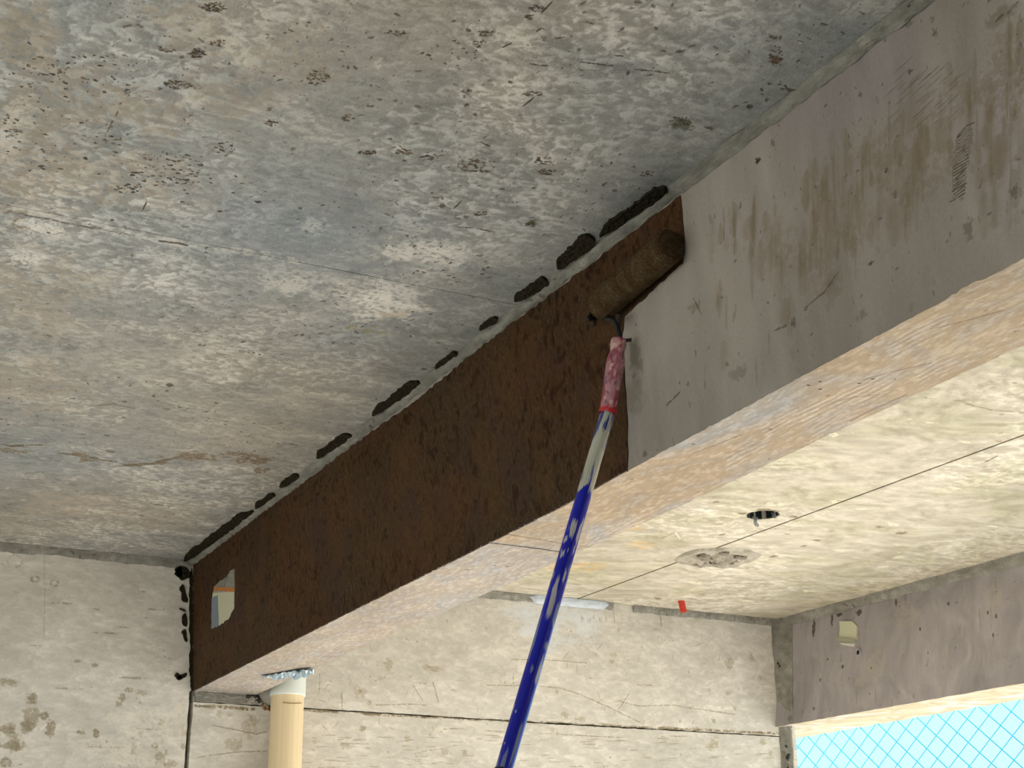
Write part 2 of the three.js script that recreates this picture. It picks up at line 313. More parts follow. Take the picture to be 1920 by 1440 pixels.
{
  const s = ceilR, S = (pts, w, col = [120, 104, 74], a = 0.7, opt = {}) => s.stroke(P2(cl, pts), w, col, a, opt);
  const B = (u, v, ru, rv, col, a, opt, ang = 0) => { const [x, z] = cl(u, v), [x2] = cl(u + ru, v), [, z2] = cl(u, v + rv); s.blot(x, z, Math.abs(x2 - x), Math.abs(z2 - z), ang, col, a, opt); };
  specks(s, 420, 21, [1.4, 3.6, -4.5, -1.2], 0.002, 0.012, [128, 112, 82], 0.7, { along: 0, where: 4, over: 0.48 });
  specks(s, 300, 22, [1.4, 3.6, -4.5, -1.2], 0.003, 0.03, [236, 228, 200], 0.6, { along: 0, dz: 0, hole: 0.4 });
  S([[1735, 745], [1800, 752], [1860, 768], [1920, 775]], 0.006, [122, 114, 80], 0.7, { wander: 0.01, breaks: 0.46 });
  S([[1850, 865], [1870, 855]], 0.006, [90, 84, 58], 0.8, {}); S([[1765, 930], [1840, 905], [1890, 880]], 0.004, [150, 130, 84], 0.6, { breaks: 0.4 });
  S([[1222, 1008], [1242, 1009], [1266, 998]], 0.005, [140, 116, 76], 0.7, { breaks: 0.3 }); S([[1266, 998], [1275, 1010]], 0.004, [236, 230, 210], 0.7);
  S([[1250, 1110], [1290, 1098], [1330, 1085]], 0.004, [150, 130, 92], 0.6, { breaks: 0.42 });
  for (const [u, v, ru, rv] of [[1438, 958, 22, 4], [1392, 963, 7, 2], [1490, 969, 8, 2], [1343, 941, 6, 2], [1355, 1002, 4, 2], [1450, 1043, 8, 2], [1507, 1024, 5, 2], [1533, 1013, 8, 2], [1234, 1122, 8, 2], [1648, 988, 8, 2], [1690, 1000, 10, 3]]) B(u, v, ru, rv, [104, 88, 62], 0.75, { rough: 0.9 });
  for (const [u, v, ru, rv] of [[1210, 1020, 40, 8], [1080, 1060, 60, 10], [1180, 990, 30, 6]]) B(u, v, ru, rv, [206, 160, 96], 0.35, { rough: 1, hole: 0.4 });
}
const ceilRMat = surfMaterial(ceilR, { bump: 0.004 });

// unpainted face of the main beam: taupe concrete with drip streaks
const face = new Surf(2048, 768, -2.2, -1.0, 2.29, 2.71, (z, y, o) => {
  const w = fbm(z * 6, y * 6, 2), big = fbm(z * 3 + 11, y * 2 + 5, 3), run = fbm(z * 46 + w * 3, y * 5 + 3, 4), fine = vn(z * 520, y * 300), cloud = fbm(z * 9 + 3, y * 5 + w * 2, 4);
  const g = 136 + (big - 0.5) * 26 + (cloud - 0.5) * 24 + (run - 0.5) * 14 + (fine - 0.5) * 7, m = sst(0.42, 0.62, fbm(z * 2.3 + 90, y * 4 + 2, 3)) * 5;
  o[0] = g + 5; o[1] = g - 4; o[2] = g - 13 + m; o[3] = 0.6 + (cloud - 0.5) * 0.1 + (fine - 0.5) * 0.04;
});
{
  const s = face, r = rng(31), dr = [104, 90, 68];
  const B = (u, v, ru, rv, col, a, opt, ang = 0) => { const [z, y] = fl(u, v), [z2] = fl(u + ru, v), [, y2] = fl(u, v + rv); s.blot(z, y, Math.abs(z2 - z), Math.abs(y2 - y), ang, col, a, opt); };
  const S = (pts, w, col = dr, a = 0.6, opt = {}) => s.stroke(P2(fl, pts), w, col, a, opt);
  for (const [u0, u1, v0, v1, n, L] of [[1495, 1560, 300, 520, 40, 90], [1560, 1640, 260, 500, 34, 80], [1640, 1740, 180, 420, 40, 80], [1760, 1860, 140, 330, 30, 80], [1880, 1920, 40, 260, 20, 90], [1400, 1470, 390, 540, 24, 80], [1330, 1380, 400, 620, 16, 70], [1840, 1920, 230, 420, 20, 90], [1300, 1500, 560, 720, 10, 50]])
    for (let i = 0; i < n; i++) { const u = u0 + r() * (u1 - u0), v = v0 + r() * (v1 - v0), l = L * (0.3 + r()); S([[u, v - l / 2], [u + (r() - 0.5) * 3, v + l / 2]], 0.003 + r() ** 2 * 0.014, dr, 0.14 + r() * 0.24, { taper: true, rough: 1, breaks: 0.3, soft: 1 }); }
  for (const [u, v, ru, rv, a] of [[1680, 300, 90, 60, 0.25], [1800, 190, 60, 40, 0.2], [1560, 470, 70, 60, 0.25], [1880, 160, 40, 70, 0.3], [1460, 470, 40, 60, 0.2], [1740, 330, 60, 40, 0.25]]) B(u, v, ru, rv, dr, a, { rough: 1, scale: 1.6, soft: 0.4, hole: 0.42 });
  for (const [u, v, ru, rv, col, a] of [[1421, 301, 4, 6, [24, 22, 18], 1], [1613, 177, 3, 7, [84, 80, 66], 0.8], [1449, 268, 4, 8, [96, 90, 72], 0.8], [1752, 63, 5, 8, [92, 84, 62], 0.9], [1748, 37, 4, 6, [100, 90, 74], 0.7], [1662, 320, 3, 4, DARK, 0.9], [1633, 493, 5, 3, DARK, 0.9], [1548, 198, 3, 2, DARK, 0.8], [1707, 133, 4, 5, DARK, 0.8], [1678, 364, 4, 8, [90, 80, 62], 0.8], [1815, 432, 10, 18, [92, 86, 76], 0.75], [1903, 215, 4, 9, [104, 92, 74], 0.8], [1902, 360, 8, 10, [80, 70, 60], 0.7], [1558, 545, 18, 24, [100, 88, 70], 0.35], [1616, 592, 8, 9, [92, 84, 74], 0.6], [1190, 672, 12, 26, [110, 102, 88], 0.75], [1188, 745, 16, 28, [118, 110, 94], 0.55], [1209, 852, 4, 6, [86, 80, 66], 0.8], [1300, 575, 10, 10, [96, 88, 72], 0.5], [1488, 605, 4, 9, DARK, 0.6], [1383, 700, 14, 10, [96, 90, 82], 0.5], [1875, 30, 26, 12, [104, 94, 78], 0.6], [1915, 115, 10, 30, [104, 94, 76], 0.6], [1700, 40, 8, 20, [92, 86, 76], 0.7]])
    B(u, v, ru, rv, col, a * 0.8, { rough: 1, scale: 1.5, soft: 0.4, dz: -0.2 });
  // scraped patch with slanting marks
  const scr = P2(fl, [[1808, 238], [1826, 240], [1818, 290], [1812, 330], [1806, 375], [1788, 375], [1786, 330], [1788, 290], [1796, 255]]);
  const inside = (x, y) => { let c = false; for (let i = 0, j = scr.length - 1; i < scr.length; j = i++) { const [a, b] = scr[i], [p, q] = scr[j]; if ((b > y) !== (q > y) && x < (p - a) * (y - b) / (q - b) + a) c = !c; } return c; };
  const us = scr.map((p) => p[0]), vs = scr.map((p) => p[1]);
  s.each(Math.min(...us), Math.max(...us), Math.min(...vs), Math.max(...vs), (x, y, k) => { if (inside(x + (vn(x * 300, y * 300) - 0.5) * 0.006, y)) s.mix(k, [112, 102, 92], 0.75, -0.12); });
  for (let v = 250; v < 376; v += 6) { const w = 8 + r() * 6, u = 1808 - (v - 250) * 0.1; S([[u - w, v + 8], [u + w, v - 8]], 0.002, [62, 54, 46], 0.6, { breaks: 0.36, rough: 1.2 }); S([[u - w, v + 11], [u + w, v - 5]], 0.0018, [158, 146, 130], 0.6, { breaks: 0.3 }); }
  S([[1796, 255], [1812, 236], [1826, 230]], 0.002, [70, 60, 52], 0.6, { breaks: 0.3 }); S([[1796, 255], [1788, 290], [1786, 340], [1790, 378]], 0.0016, [84, 74, 62], 0.5, { breaks: 0.4 });
  for (let i = 0; i < 36; i++) { const u = 1665 + r() * 130, v = 120 + r() * 120, l = 6 + r() * 14; S([[u - l, v + l * 0.9], [u + l, v - l * 0.9]], 0.0016, [96, 84, 68], 0.55, { taper: true }); }
  for (const p of [[[1512, 575], [1545, 548], [1572, 510]], [[1452, 620], [1474, 610]], [[1890, 24], [1908, 4]], [[1300, 560], [1316, 590]], [[1868, 40], [1880, 28]], [[1250, 760], [1275, 735]]]) S(p, 0.003, [82, 70, 56], 0.7, { breaks: 0.3, rough: 1 });
  specks(s, 260, 33, [-2.2, -1.0, 2.3, 2.7], 0.0008, 0.004, [86, 76, 62], 0.6);
  specks(s, 120, 34, [-2.2, -1.0, 2.3, 2.7], 0.002, 0.008, [120, 108, 92], 0.5, { along: 1.57 });
}
const faceMat = surfMaterial(face, { bump: 0.003 });

// underside of the main beam: tan with grey trowel swirls
const SOFF_JOINT = onY(1000, 1024, YB).z;      // tan tint is full on the near side of this joint, weaker beyond
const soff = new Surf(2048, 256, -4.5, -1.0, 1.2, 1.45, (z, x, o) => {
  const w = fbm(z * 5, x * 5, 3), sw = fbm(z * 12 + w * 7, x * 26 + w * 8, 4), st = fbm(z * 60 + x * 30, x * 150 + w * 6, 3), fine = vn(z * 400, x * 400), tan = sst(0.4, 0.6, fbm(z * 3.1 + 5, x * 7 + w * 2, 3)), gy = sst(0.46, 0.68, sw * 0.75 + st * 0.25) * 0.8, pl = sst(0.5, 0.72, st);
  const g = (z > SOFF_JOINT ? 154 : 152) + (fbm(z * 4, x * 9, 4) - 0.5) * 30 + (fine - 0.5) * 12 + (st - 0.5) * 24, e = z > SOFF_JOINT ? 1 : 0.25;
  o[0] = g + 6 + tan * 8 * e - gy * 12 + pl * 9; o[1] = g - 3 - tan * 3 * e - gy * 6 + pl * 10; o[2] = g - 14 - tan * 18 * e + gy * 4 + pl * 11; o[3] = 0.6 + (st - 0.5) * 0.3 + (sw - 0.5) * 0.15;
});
{
  const s = soff, S = (pts, w, col, a, opt = {}) => s.stroke(P2(sl, pts), w, col, a, opt);
  S([[915, 1018], [960, 1022], [1010, 1028], [1060, 1036], [1110, 1040]], 0.007, [66, 58, 50], 0.9, { wander: 0.004, breaks: 0.36, dz: -0.5 });
  S([[950, 1002], [1010, 1011], [1060, 1020], [1110, 1026]], 0.004, [112, 98, 80], 0.8, { dz: -0.4 });
  const B = (u, v, ru, rv, col, a, opt) => { const [z, x] = sl(u, v), [z2] = sl(u + ru, v), [, x2] = sl(u, v + rv); s.blot(z, x, Math.max(0.002, Math.abs(z2 - z)), Math.max(0.002, Math.abs(x2 - x)), 0, col, a, opt); };
  for (const [u, v] of [[1445, 805], [1637, 711], [1611, 719], [1516, 722], [1538, 729], [1538, 715], [1538, 600], [1300, 833], [928, 1060], [950, 1062], [876, 1068], [400, 1300], [420, 1299]]) B(u, v, 5, 2, [46, 38, 30], 0.9, { rough: 0.6 });
  for (const [pts, w] of [[[[1620, 712], [1700, 690], [1745, 680]], 0.003], [[[1745, 618], [1800, 605], [1880, 582]], 0.003], [[[1300, 850], [1340, 835], [1390, 815]], 0.003], [[[1560, 755], [1600, 745], [1660, 738]], 0.003], [[[1595, 790], [1640, 765], [1700, 740]], 0.003]]) S(pts, w, [120, 104, 96], 0.7, { breaks: 0.25 });
  const rr = rng(45);
  for (const [u, v, ru, n, k] of [[1725, 630, 60, 9, 0.3], [1560, 790, 50, 9, 0.5], [1620, 745, 60, 10, -0.2], [1480, 790, 60, 8, 0.35], [1540, 770, 50, 8, 0.2], [1760, 690, 46, 8, 0.5], [1400, 850, 50, 7, 0.3], [1180, 985, 50, 7, 0.3]])
    for (let i = 0; i < n; i++) { const o = (i - n / 2) * 4.2, a = u - ru + rr() * 14, b = u + ru - rr() * 14, m = (a + b) / 2; S([[a, v - (a - u) * 0.5 + o + k * 8], [m, v - (m - u) * 0.5 + o + k * 2], [b, v - (b - u) * 0.5 + o + k * 10]], 0.0024, i % 2 ? [150, 138, 132] : [206, 194, 180], 0.6, { breaks: 0.38, rough: 1 }); }
  specks(s, 160, 43, [-4.5, -1.0, 1.2, 1.45], 0.001, 0.004, [96, 80, 60], 0.7);
  specks(s, 200, 44, [-4.5, -1.0, 1.2, 1.45], 0.002, 0.01, [214, 200, 176], 0.45, { along: 0.4, dz: 0.1, hole: 0.4 });
}
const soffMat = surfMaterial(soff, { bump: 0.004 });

// wet dark brown primer: vertical nap marks
const coat = new Surf(2048, 512, -4.5, -1.6, 2.29, 2.71, (z, y, o) => {
  const w = fbm(z * 5, y * 5, 2), big = fbm(z * 2.4 + 8, y * 5, 3), hue = fbm(z * 5 + 60, y * 7, 3), nap = fbm(z * 170, y * 130 + w * 3, 4), fine = vn(z * 420, y * 260), blob = fbm(z * 80 + 5, y * 60 + 2, 2);
  const g = 53 + (big - 0.5) * 14 + (nap - 0.5) * 26 + (fine - 0.5) * 16 - sst(0.62, 0.78, blob) * 20;
  o[0] = g + 13 + (hue - 0.5) * 14; o[1] = g - 7; o[2] = g - 27 - (hue - 0.5) * 6; o[3] = 0.5 + (nap - 0.5) * 0.8 + (fine - 0.5) * 0.3;
});
{
  const s = coat, r = rng(51);
  for (let i = 0; i < 1500; i++) { const z = -4.5 + r() * 2.9, y = 2.3 + r() * 0.4, q = r() ** 3; s.blot(z, y, 0.0008 + q * 0.0014, 0.0016 + q * 0.007, 0, [24, 18, 11], 0.4 + q * 0.35, { rough: 0.8, dz: -0.3 }); }
  for (let i = 0; i < 60; i++) { const z = -4.4 + r() * 2.7, y = 2.35 + r() * 0.3; s.blot(z, y, 0.02 + r() * 0.04, 0.03 + r() * 0.05, 0, r() < 0.5 ? [82, 56, 26] : [60, 42, 38], 0.35, { rough: 1, soft: 0.5 }); }
}
const coatMat = surfMaterial(coat, { bump: 0.002, roughness: 0.75, specularIntensity: 0.3 });

// back wall: cream concrete with horizontal grain, marks and drops
const wall = new Surf(2048, 512, 0.4, 3.6, 1.95, 2.75, (x, y, o) => {
  const w = fbm(x * 4, y * 4, 2), big = fbm(x * 2.4 + 33, y * 3 + 14, 3), cl1 = fbm(x * 10 + w * 2, y * 14 + 9, 4), gr = fbm(x * 20 + w * 3, y * 70 + w * 3, 4), fine = vn(x * 330, y * 330);
  const mott = fbm(x * 60 + gr * 4, y * 80, 4), g = 193 + (big - 0.5) * 20 + (cl1 - 0.5) * 26 + (gr - 0.5) * 16 + (mott - 0.5) * 26 + (fine - 0.5) * 9;
  const p = sst(0.5, 0.74, gr * 0.6 + mott * 0.4) * 6;
  o[0] = g + 6 + p; o[1] = g + p; o[2] = g - 12 + p; o[3] = 0.6 + (gr - 0.5) * 0.2 + (fine - 0.5) * 0.05;
});
{
  const s = wall, r = rng(61), sp = [132, 118, 92];
  const B = (u, v, ru, rv, col, a, opt, ang = 0) => { const [x, y] = wl(u, v); s.blot(x, y, ru * 0.0016, rv * 0.0016, ang, col, a, { rough: 0.7, ...opt }); };
  const S = (pts, w, col = sp, a = 0.7, opt = {}) => s.stroke(P2(wl, pts), w, col, a, opt);
  // left of the beam
  for (const [u, v, ru, rv, a] of [[60, 1310, 9, 8, 0.8], [58, 1345, 13, 20, 0.55], [50, 1362, 10, 10, 0.5], [94, 1366, 8, 13, 0.75], [83, 1342, 7, 7, 0.6], [10, 1368, 14, 7, 0.7], [25, 1378, 10, 6, 0.5], [30, 1400, 14, 8, 0.6], [10, 1398, 12, 4, 0.6], [22, 1280, 10, 6, 0.6], [6, 1278, 6, 6, 0.6], [180, 1375, 6, 6, 0.9], [152, 1373, 7, 4, 0.7], [145, 1240, 6, 3, 0.7], [178, 1247, 7, 3, 0.7], [230, 1308, 6, 7, 0.7], [240, 1294, 9, 4, 0.6], [222, 1320, 7, 5, 0.6], [268, 1299, 12, 5, 0.45], [302, 1354, 5, 5, 0.6], [345, 1373, 5, 7, 0.6], [252, 1406, 6, 9, 0.5], [302, 1420, 10, 14, 0.55], [320, 1432, 10, 6, 0.5], [263, 1376, 5, 6, 0.4], [343, 1400, 4, 5, 0.5], [22, 1360, 10, 6, 0.5], [10, 1430, 10, 8, 0.5], [30, 1395, 8, 12, 0.5]])
    B(u, v, ru, rv, [122, 108, 80], a * 0.85, { rough: 0.9, scale: 1.6, soft: 0.35, hole: 0.28 });
  for (const [u, v, q] of [[28, 1052, 14], [66, 1086, 7], [102, 1093, 7], [12, 1430, 9], [82, 1342, 7], [290, 1398, 5]]) for (let i = 0; i < 14; i++) { const g = i / 14 * 6.28; B(u + Math.cos(g) * q, v + Math.sin(g) * q * 0.8, 2.6, 2, [128, 118, 98], r() * 0.5); }
  for (const [u, v, l] of [[115, 1130, 40], [290, 1142, 28], [200, 1186, 60], [265, 1108, 16], [180, 1141, 14], [70, 1210, 30], [230, 1175, 30], [320, 1234, 24], [250, 1270, 60], [200, 1400, 80], [130, 1290, 60], [280, 1366, 50]]) S([[u - l / 2, v], [u + l / 2, v + 2]], 0.004, [112, 100, 80], 0.45, { taper: true, breaks: 0.42, rough: 1.2 });
  S([[83, 1040], [84, 1120], [82, 1200]], 0.004, [150, 140, 120], 0.35, { breaks: 0.4 });
  for (const [u, v, ru, rv] of [[300, 1375, 60, 14], [270, 1345, 60, 14], [200, 1400, 60, 12], [330, 1335, 24, 20], [240, 1425, 60, 10]]) B(u, v, ru, rv, [222, 214, 196], 0.5, { rough: 0.9, hole: 0.4 });
  // right of the beam
  for (const [u, v, ru, rv, a] of [[728, 1246, 8, 11, 0.6], [815, 1254, 18, 6, 0.6], [800, 1250, 8, 6, 0.5], [676, 1296, 11, 12, 0.45], [692, 1317, 4, 4, 0.7], [715, 1271, 9, 4, 0.5], [676, 1296, 3, 3, 0.9], [680, 1366, 5, 5, 0.8], [764, 1385, 6, 6, 0.6], [812, 1366, 4, 4, 0.6], [872, 1412, 5, 7, 0.6], [836, 1410, 10, 5, 0.5], [1060, 1340, 10, 6, 0.7], [1045, 1297, 4, 4, 0.7], [1086, 1348, 12, 5, 0.6], [1150, 1228, 9, 4, 0.6], [1118, 1227, 6, 4, 0.5], [1148, 1241, 7, 4, 0.7], [1230, 1179, 7, 4, 0.6], [1160, 1180, 4, 4, 0.6], [1036, 1368, 5, 4, 0.6], [1368, 1243, 9, 13, 0.7], [1410, 1236, 10, 6, 0.6], [1365, 1300, 8, 4, 0.6], [1330, 1294, 5, 5, 0.5], [1338, 1352, 5, 6, 0.7], [1378, 1329, 4, 5, 0.7], [1425, 1272, 6, 6, 0.5], [1340, 1394, 11, 9, 0.7], [1430, 1392, 8, 8, 0.5], [1445, 1412, 5, 6, 0.6], [1330, 1400, 8, 8, 0.4], [440, 1395, 16, 10, 0.5], [465, 1365, 12, 16, 0.45], [412, 1338, 6, 6, 0.5], [475, 1350, 10, 8, 0.5], [430, 1340, 6, 4, 0.4], [590, 1390, 7, 4, 0.5], [1310, 1160, 10, 4, 0.4], [1408, 1230, 6, 6, 0.5]])
    B(u, v, ru, rv, [146, 132, 102], a * 0.8, { rough: 1, scale: 1.8, soft: 0.35, hole: 0.3 });
  for (const p of [[[913, 1285], [1000, 1286], [1050, 1290], [1090, 1303], [1150, 1330], [1205, 1357]], [[962, 1254], [963, 1284]], [[775, 1285], [793, 1315]], [[780, 1280], [800, 1282]], [[705, 1322], [770, 1320], [800, 1322]], [[1160, 1315], [1200, 1324], [1260, 1322], [1300, 1328], [1380, 1340]], [[1195, 1284], [1222, 1285]], [[960, 1236], [1040, 1238], [1100, 1243]], [[832, 1367], [868, 1366]], [[910, 1370], [960, 1374]], [[1042, 1376], [1100, 1380], [1165, 1383]], [[590, 1230], [612, 1215]], [[640, 1300], [642, 1330]], [[812, 1280], [822, 1316]], [[690, 1395], [640, 1394]], [[1150, 1145], [1152, 1166]], [[600, 1265], [598, 1300]], [[1180, 1300], [1160, 1330]], [[400, 1360], [480, 1376], [500, 1372]], [[370, 1420], [440, 1410], [500, 1408]]]) S(p, 0.003, [132, 118, 92], 0.6, { breaks: 0.36, rough: 0.8, wander: 0.0012 });
  for (const p of [[[560, 1331], [900, 1349], [1280, 1368], [1465, 1375]], [[366, 1323], [480, 1330]]]) { S(p, 0.009, [150, 136, 108], 0.65, { wander: 0.005, rough: 1, breaks: 0.42 }); S(p, 0.006, [96, 84, 62], 0.7, { wander: 0.003, rough: 1, breaks: 0.5 }); }
  for (let i = 0; i < 110; i++) { const u = 560 + r() * 900, v = 1375 + r() * 65, l = 6 + r() * 26; S([[u - l / 2, v], [u + l / 2, v + (r() - 0.5) * 3]], 0.003, [146, 132, 104], 0.3 + r() * 0.35, { taper: true, breaks: 0.3 }); }
  for (let i = 0; i < 80; i++) { const u = 560 + r() * 900, v = 1190 + r() * 180, l = 6 + r() * 16, g = r() * 6.28; S([[u, v], [u + Math.cos(g) * l, v + Math.sin(g) * l]], 0.003, [150, 136, 108], 0.3 + r() * 0.3, { taper: true }); }
  for (let i = 0; i < 26; i++) B(965 + r() * 150, 1125 + r() * 60 + Math.max(0, 40 - i * 3), 14 + r() * 22, 8 + r() * 12, [212, 216, 218], 0.42, { rough: 1, hole: 0.35, soft: 0.5 });
  for (let i = 0; i < 14; i++) B(1070 + r() * 70, 1155 + r() * 10, 1, 5, [140, 140, 136], 0.5);
  specks(s, 700, 63, [0.4, 3.6, 2.0, 2.72], 0.001, 0.005, [134, 120, 94], 0.55, { where: 4, over: 0.45 });
  specks(s, 200, 64, [0.4, 3.6, 2.0, 2.72], 0.002, 0.02, [224, 216, 198], 0.4, { along: 0, dz: 0, hole: 0.4 });
  S([[1240, 1124], [1238, 1150], [1240, 1175]], 0.004, [130, 112, 84], 0.6, { breaks: 0.3 });
}
const wallMat = surfMaterial(wall, { bump: 0.004 });

// face and underside of the edge beam over the opening
const edge = new Surf(1024, 512, -4.6, -3.0, 2.29, 2.72, (z, y, o) => {
  const w = fbm(z * 7, y * 7, 2), big = fbm(z * 3 + 71, y * 3, 3), c = fbm(z * 14 + w * 3, y * 10 + w * 3, 4), run = fbm(z * 50 + w * 4, y * 9, 3), fine = vn(z * 400, y * 300);
  const g = 150 + (big - 0.5) * 22 + (c - 0.5) * 34 + (run - 0.5) * 16 + (fine - 0.5) * 7;
  o[0] = g + 3; o[1] = g - 3; o[2] = g - 4; o[3] = 0.6 + (c - 0.5) * 0.12;
});
{
  const s = edge, r = rng(71);
  const B = (u, v, ru, rv, col, a, opt) => { const [z, y] = el(u, v), [z2] = el(u + ru, v), [, y2] = el(u, v + rv); s.blot(z, y, Math.abs(z2 - z), Math.abs(y2 - y), 0, col, a, opt); };
  for (let i = 0; i < 120; i++) { const u = 1480 + r() * 440, v = 1060 + r() * 300, l = 8 + r() * 30; s.stroke(P2(el, [[u, v], [u + (r() - 0.5) * 4, v + l]]), 0.003 + r() * 0.006, r() < 0.5 ? [128, 118, 104] : [172, 162, 148], 0.2 + r() * 0.25, { taper: true, rough: 1 }); }
  for (const [u, v, ru, rv] of [[1560, 1160, 2, 14], [1526, 1178, 3, 14], [1538, 1275, 1.5, 3], [1526, 1328, 1.5, 3], [1725, 1180, 2, 3], [1778, 1132, 2, 3], [1868, 1155, 2, 4], [1852, 1149, 2, 3], [1862, 1191, 1.5, 4], [1633, 1253, 1.5, 2], [1552, 1236, 1.5, 2], [1580, 1250, 2, 3], [1740, 1224, 1, 2], [1680, 1130, 2, 6], [1610, 1148, 5, 6], [1574, 1152, 5, 4]]) B(u, v, ru, rv, [74, 64, 54], 0.85, { rough: 0.6 });
  for (const [u, v, ru, rv] of [[1640, 1240, 14, 30], [1700, 1150, 20, 20], [1860, 1120, 20, 30], [1620, 1275, 12, 12]]) B(u, v, ru, rv, [168, 158, 138], 0.4, { rough: 1, hole: 0.4 });
  specks(s, 200, 73, [-4.6, -3.0, 2.3, 2.7], 0.001, 0.006, [96, 86, 74], 0.5);
}
const edgeMat = surfMaterial(edge, { bump: 0.003 });
const edgeSoff = new Surf(1024, 128, -5.2, -2.6, 3.3, 3.9, (z, x, o) => {
  const w = fbm(z * 6, x * 6, 2), st = fbm(z * 22 + w * 4, x * 30 + w * 4, 4), fine = vn(z * 200, x * 200), g = 158 + (st - 0.5) * 50 + (fine - 0.5) * 8;
  o[0] = g + 10; o[1] = g - 4; o[2] = g - 34 + sst(0.5, 0.7, st) * 20; o[3] = 0.6 + (st - 0.5) * 0.2;
});
const edgeSoffMat = surfMaterial(edgeSoff);

// grey mortar of the fillets, floor screed, paving
const mort = new Surf(512, 512, 0, 1, 0, 1, (x, y, o) => {
  const c = fbm(x * 9, y * 9, 4), f = fbm(x * 40, y * 40, 3), fine = vn(x * 240, y * 240), g = 122 + (c - 0.5) * 40 + (f - 0.5) * 40 + (fine - 0.5) * 14;
  o[0] = g + 3; o[1] = g; o[2] = g - 10; o[3] = 0.5 + (f - 0.5) * 0.8;
});
specks(mort, 160, 81, [0, 1, 0, 1], 0.002, 0.014, [78, 72, 62], 0.7);
specks(mort, 90, 82, [0, 1, 0, 1], 0.004, 0.03, [176, 170, 156], 0.6, { hole: 0.4 });
const mortMat = surfMaterial(mort, { bump: 0.004 });
// bluish white filler and the beige repair mortar of the round patch
const fill = new Surf(256, 256, 0, 1, 0, 1, (x, y, o) => { const c = fbm(x * 8, y * 8, 4), f = fbm(x * 40, y * 40, 3), g = 182 + (c - 0.5) * 40 + (f - 0.5) * 30; o[0] = g - 4; o[1] = g + 2; o[2] = g + 8; o[3] = 0.5 + (f - 0.5) * 0.6; });
const fillMat = surfMaterial(fill, { bump: 0.003 });
const repair = new Surf(256, 256, 0, 1, 0, 1, (x, y, o) => { const c = fbm(x * 9 + 4, y * 9, 4), f = fbm(x * 40, y * 40 + 7, 3), g = 140 + (c - 0.5) * 40 + (f - 0.5) * 40; o[0] = g + 6; o[1] = g - 1; o[2] = g - 16; o[3] = 0.5 + (f - 0.5) * 0.8; });
const repairMat = surfMaterial(repair, { bump: 0.004 });
const screed = new Surf(1024, 1024, -4, 4, -4, 4, (x, z, o) => {
  const c = fbm(x * 2, z * 2, 4), f = fbm(x * 14, z * 14, 3), g = 178 + (c - 0.5) * 40 + (f - 0.5) * 26;
  o[0] = g + 4; o[1] = g - 1; o[2] = g - 8; o[3] = 0.5 + (f - 0.5) * 0.3;
});
specks(screed, 300, 91, [-4, 4, -4, 4], 0.01, 0.08, [140, 132, 118], 0.4);
const screedMat = surfMaterial(screed, { bump: 0.006 });
// ---------------------------------------------------------------- structure
const XL = -1.8, ZF = 4.0;      // open side and closed end of the room behind the photographer
const ground = structure(put('ground', box(-40, 40, GROUND - 0.2, GROUND, -40, 40, (a, b) => screed.uv(a * 0.7, b * 0.7)), screedMat), 'pale sunlit yard paving around the building', 'ground');
const floor = structure(put('floor', box(XL, 3.86, GROUND, 0, ZW - 0.2, ZF + 0.2, (a, b) => screed.uv(a, b)), screedMat), 'warm grey screed floor under the concrete bays', 'floor');
structure(put('roof', box(XL - 0.3, 4.1, H + 0.12, H + 0.3, -5.3, ZF + 0.3, (a, b) => mort.uv(a, b)), mortMat), 'concrete roof deck above the ceiling panels', 'roof');

const ceiling = structure(group('ceiling'), 'bare concrete ceiling slab with board joints and pits', 'ceiling');
const ceilMap = (a, b, h) => [a, H + h, b];
const uvL = (a, b) => ceilL.uv(a, b), uvR = (a, b) => ceilR.uv(a, b);
const quad = (x0, x1, z0, z1) => [[x0, z0], [x1, z0], [x1, z1], [x0, z1]];
const XM = 1.3;                  // the slabs of the two bays meet above the main beam
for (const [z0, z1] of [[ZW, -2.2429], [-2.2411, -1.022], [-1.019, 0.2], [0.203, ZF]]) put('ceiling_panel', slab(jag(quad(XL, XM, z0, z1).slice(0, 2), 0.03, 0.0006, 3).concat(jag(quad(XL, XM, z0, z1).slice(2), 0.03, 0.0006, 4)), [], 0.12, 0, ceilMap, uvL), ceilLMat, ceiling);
const jointX = (z) => 2.586 + 0.032 * (Math.min(z, -1) + 4.324);
const holeAt = onY(1430, 966, H), patchAt = onY(1345, 1045, H);
const ring = (x, z, r, n, amp = 0, seed = 1) => { const q = rng(seed); return Array.from({ length: n }, (_, i) => { const g = i / n * Math.PI * 2, k = r * (1 + (q() - 0.5) * 2 * amp); return [x + Math.cos(g) * k, z + Math.sin(g) * k]; }); };
const jointSide = (d) => [ZW, -3.6, -2.8, -2, -1, ZF].map((z) => [jointX(z) + d, z]);
put('ceiling_panel', slab([[XM, ZW], ...jointSide(-0.0042), [XM, ZF]], [ring(holeAt.x, holeAt.z, 0.047, 40, 0.05, 9)], 0.12, 0, ceilMap, uvR), ceilRMat, ceiling);
put('ceiling_panel', slab([...jointSide(0.0042), [3.9, ZF], [3.9, ZW]], [], 0.12, 0, ceilMap, uvR), ceilRMat, ceiling);
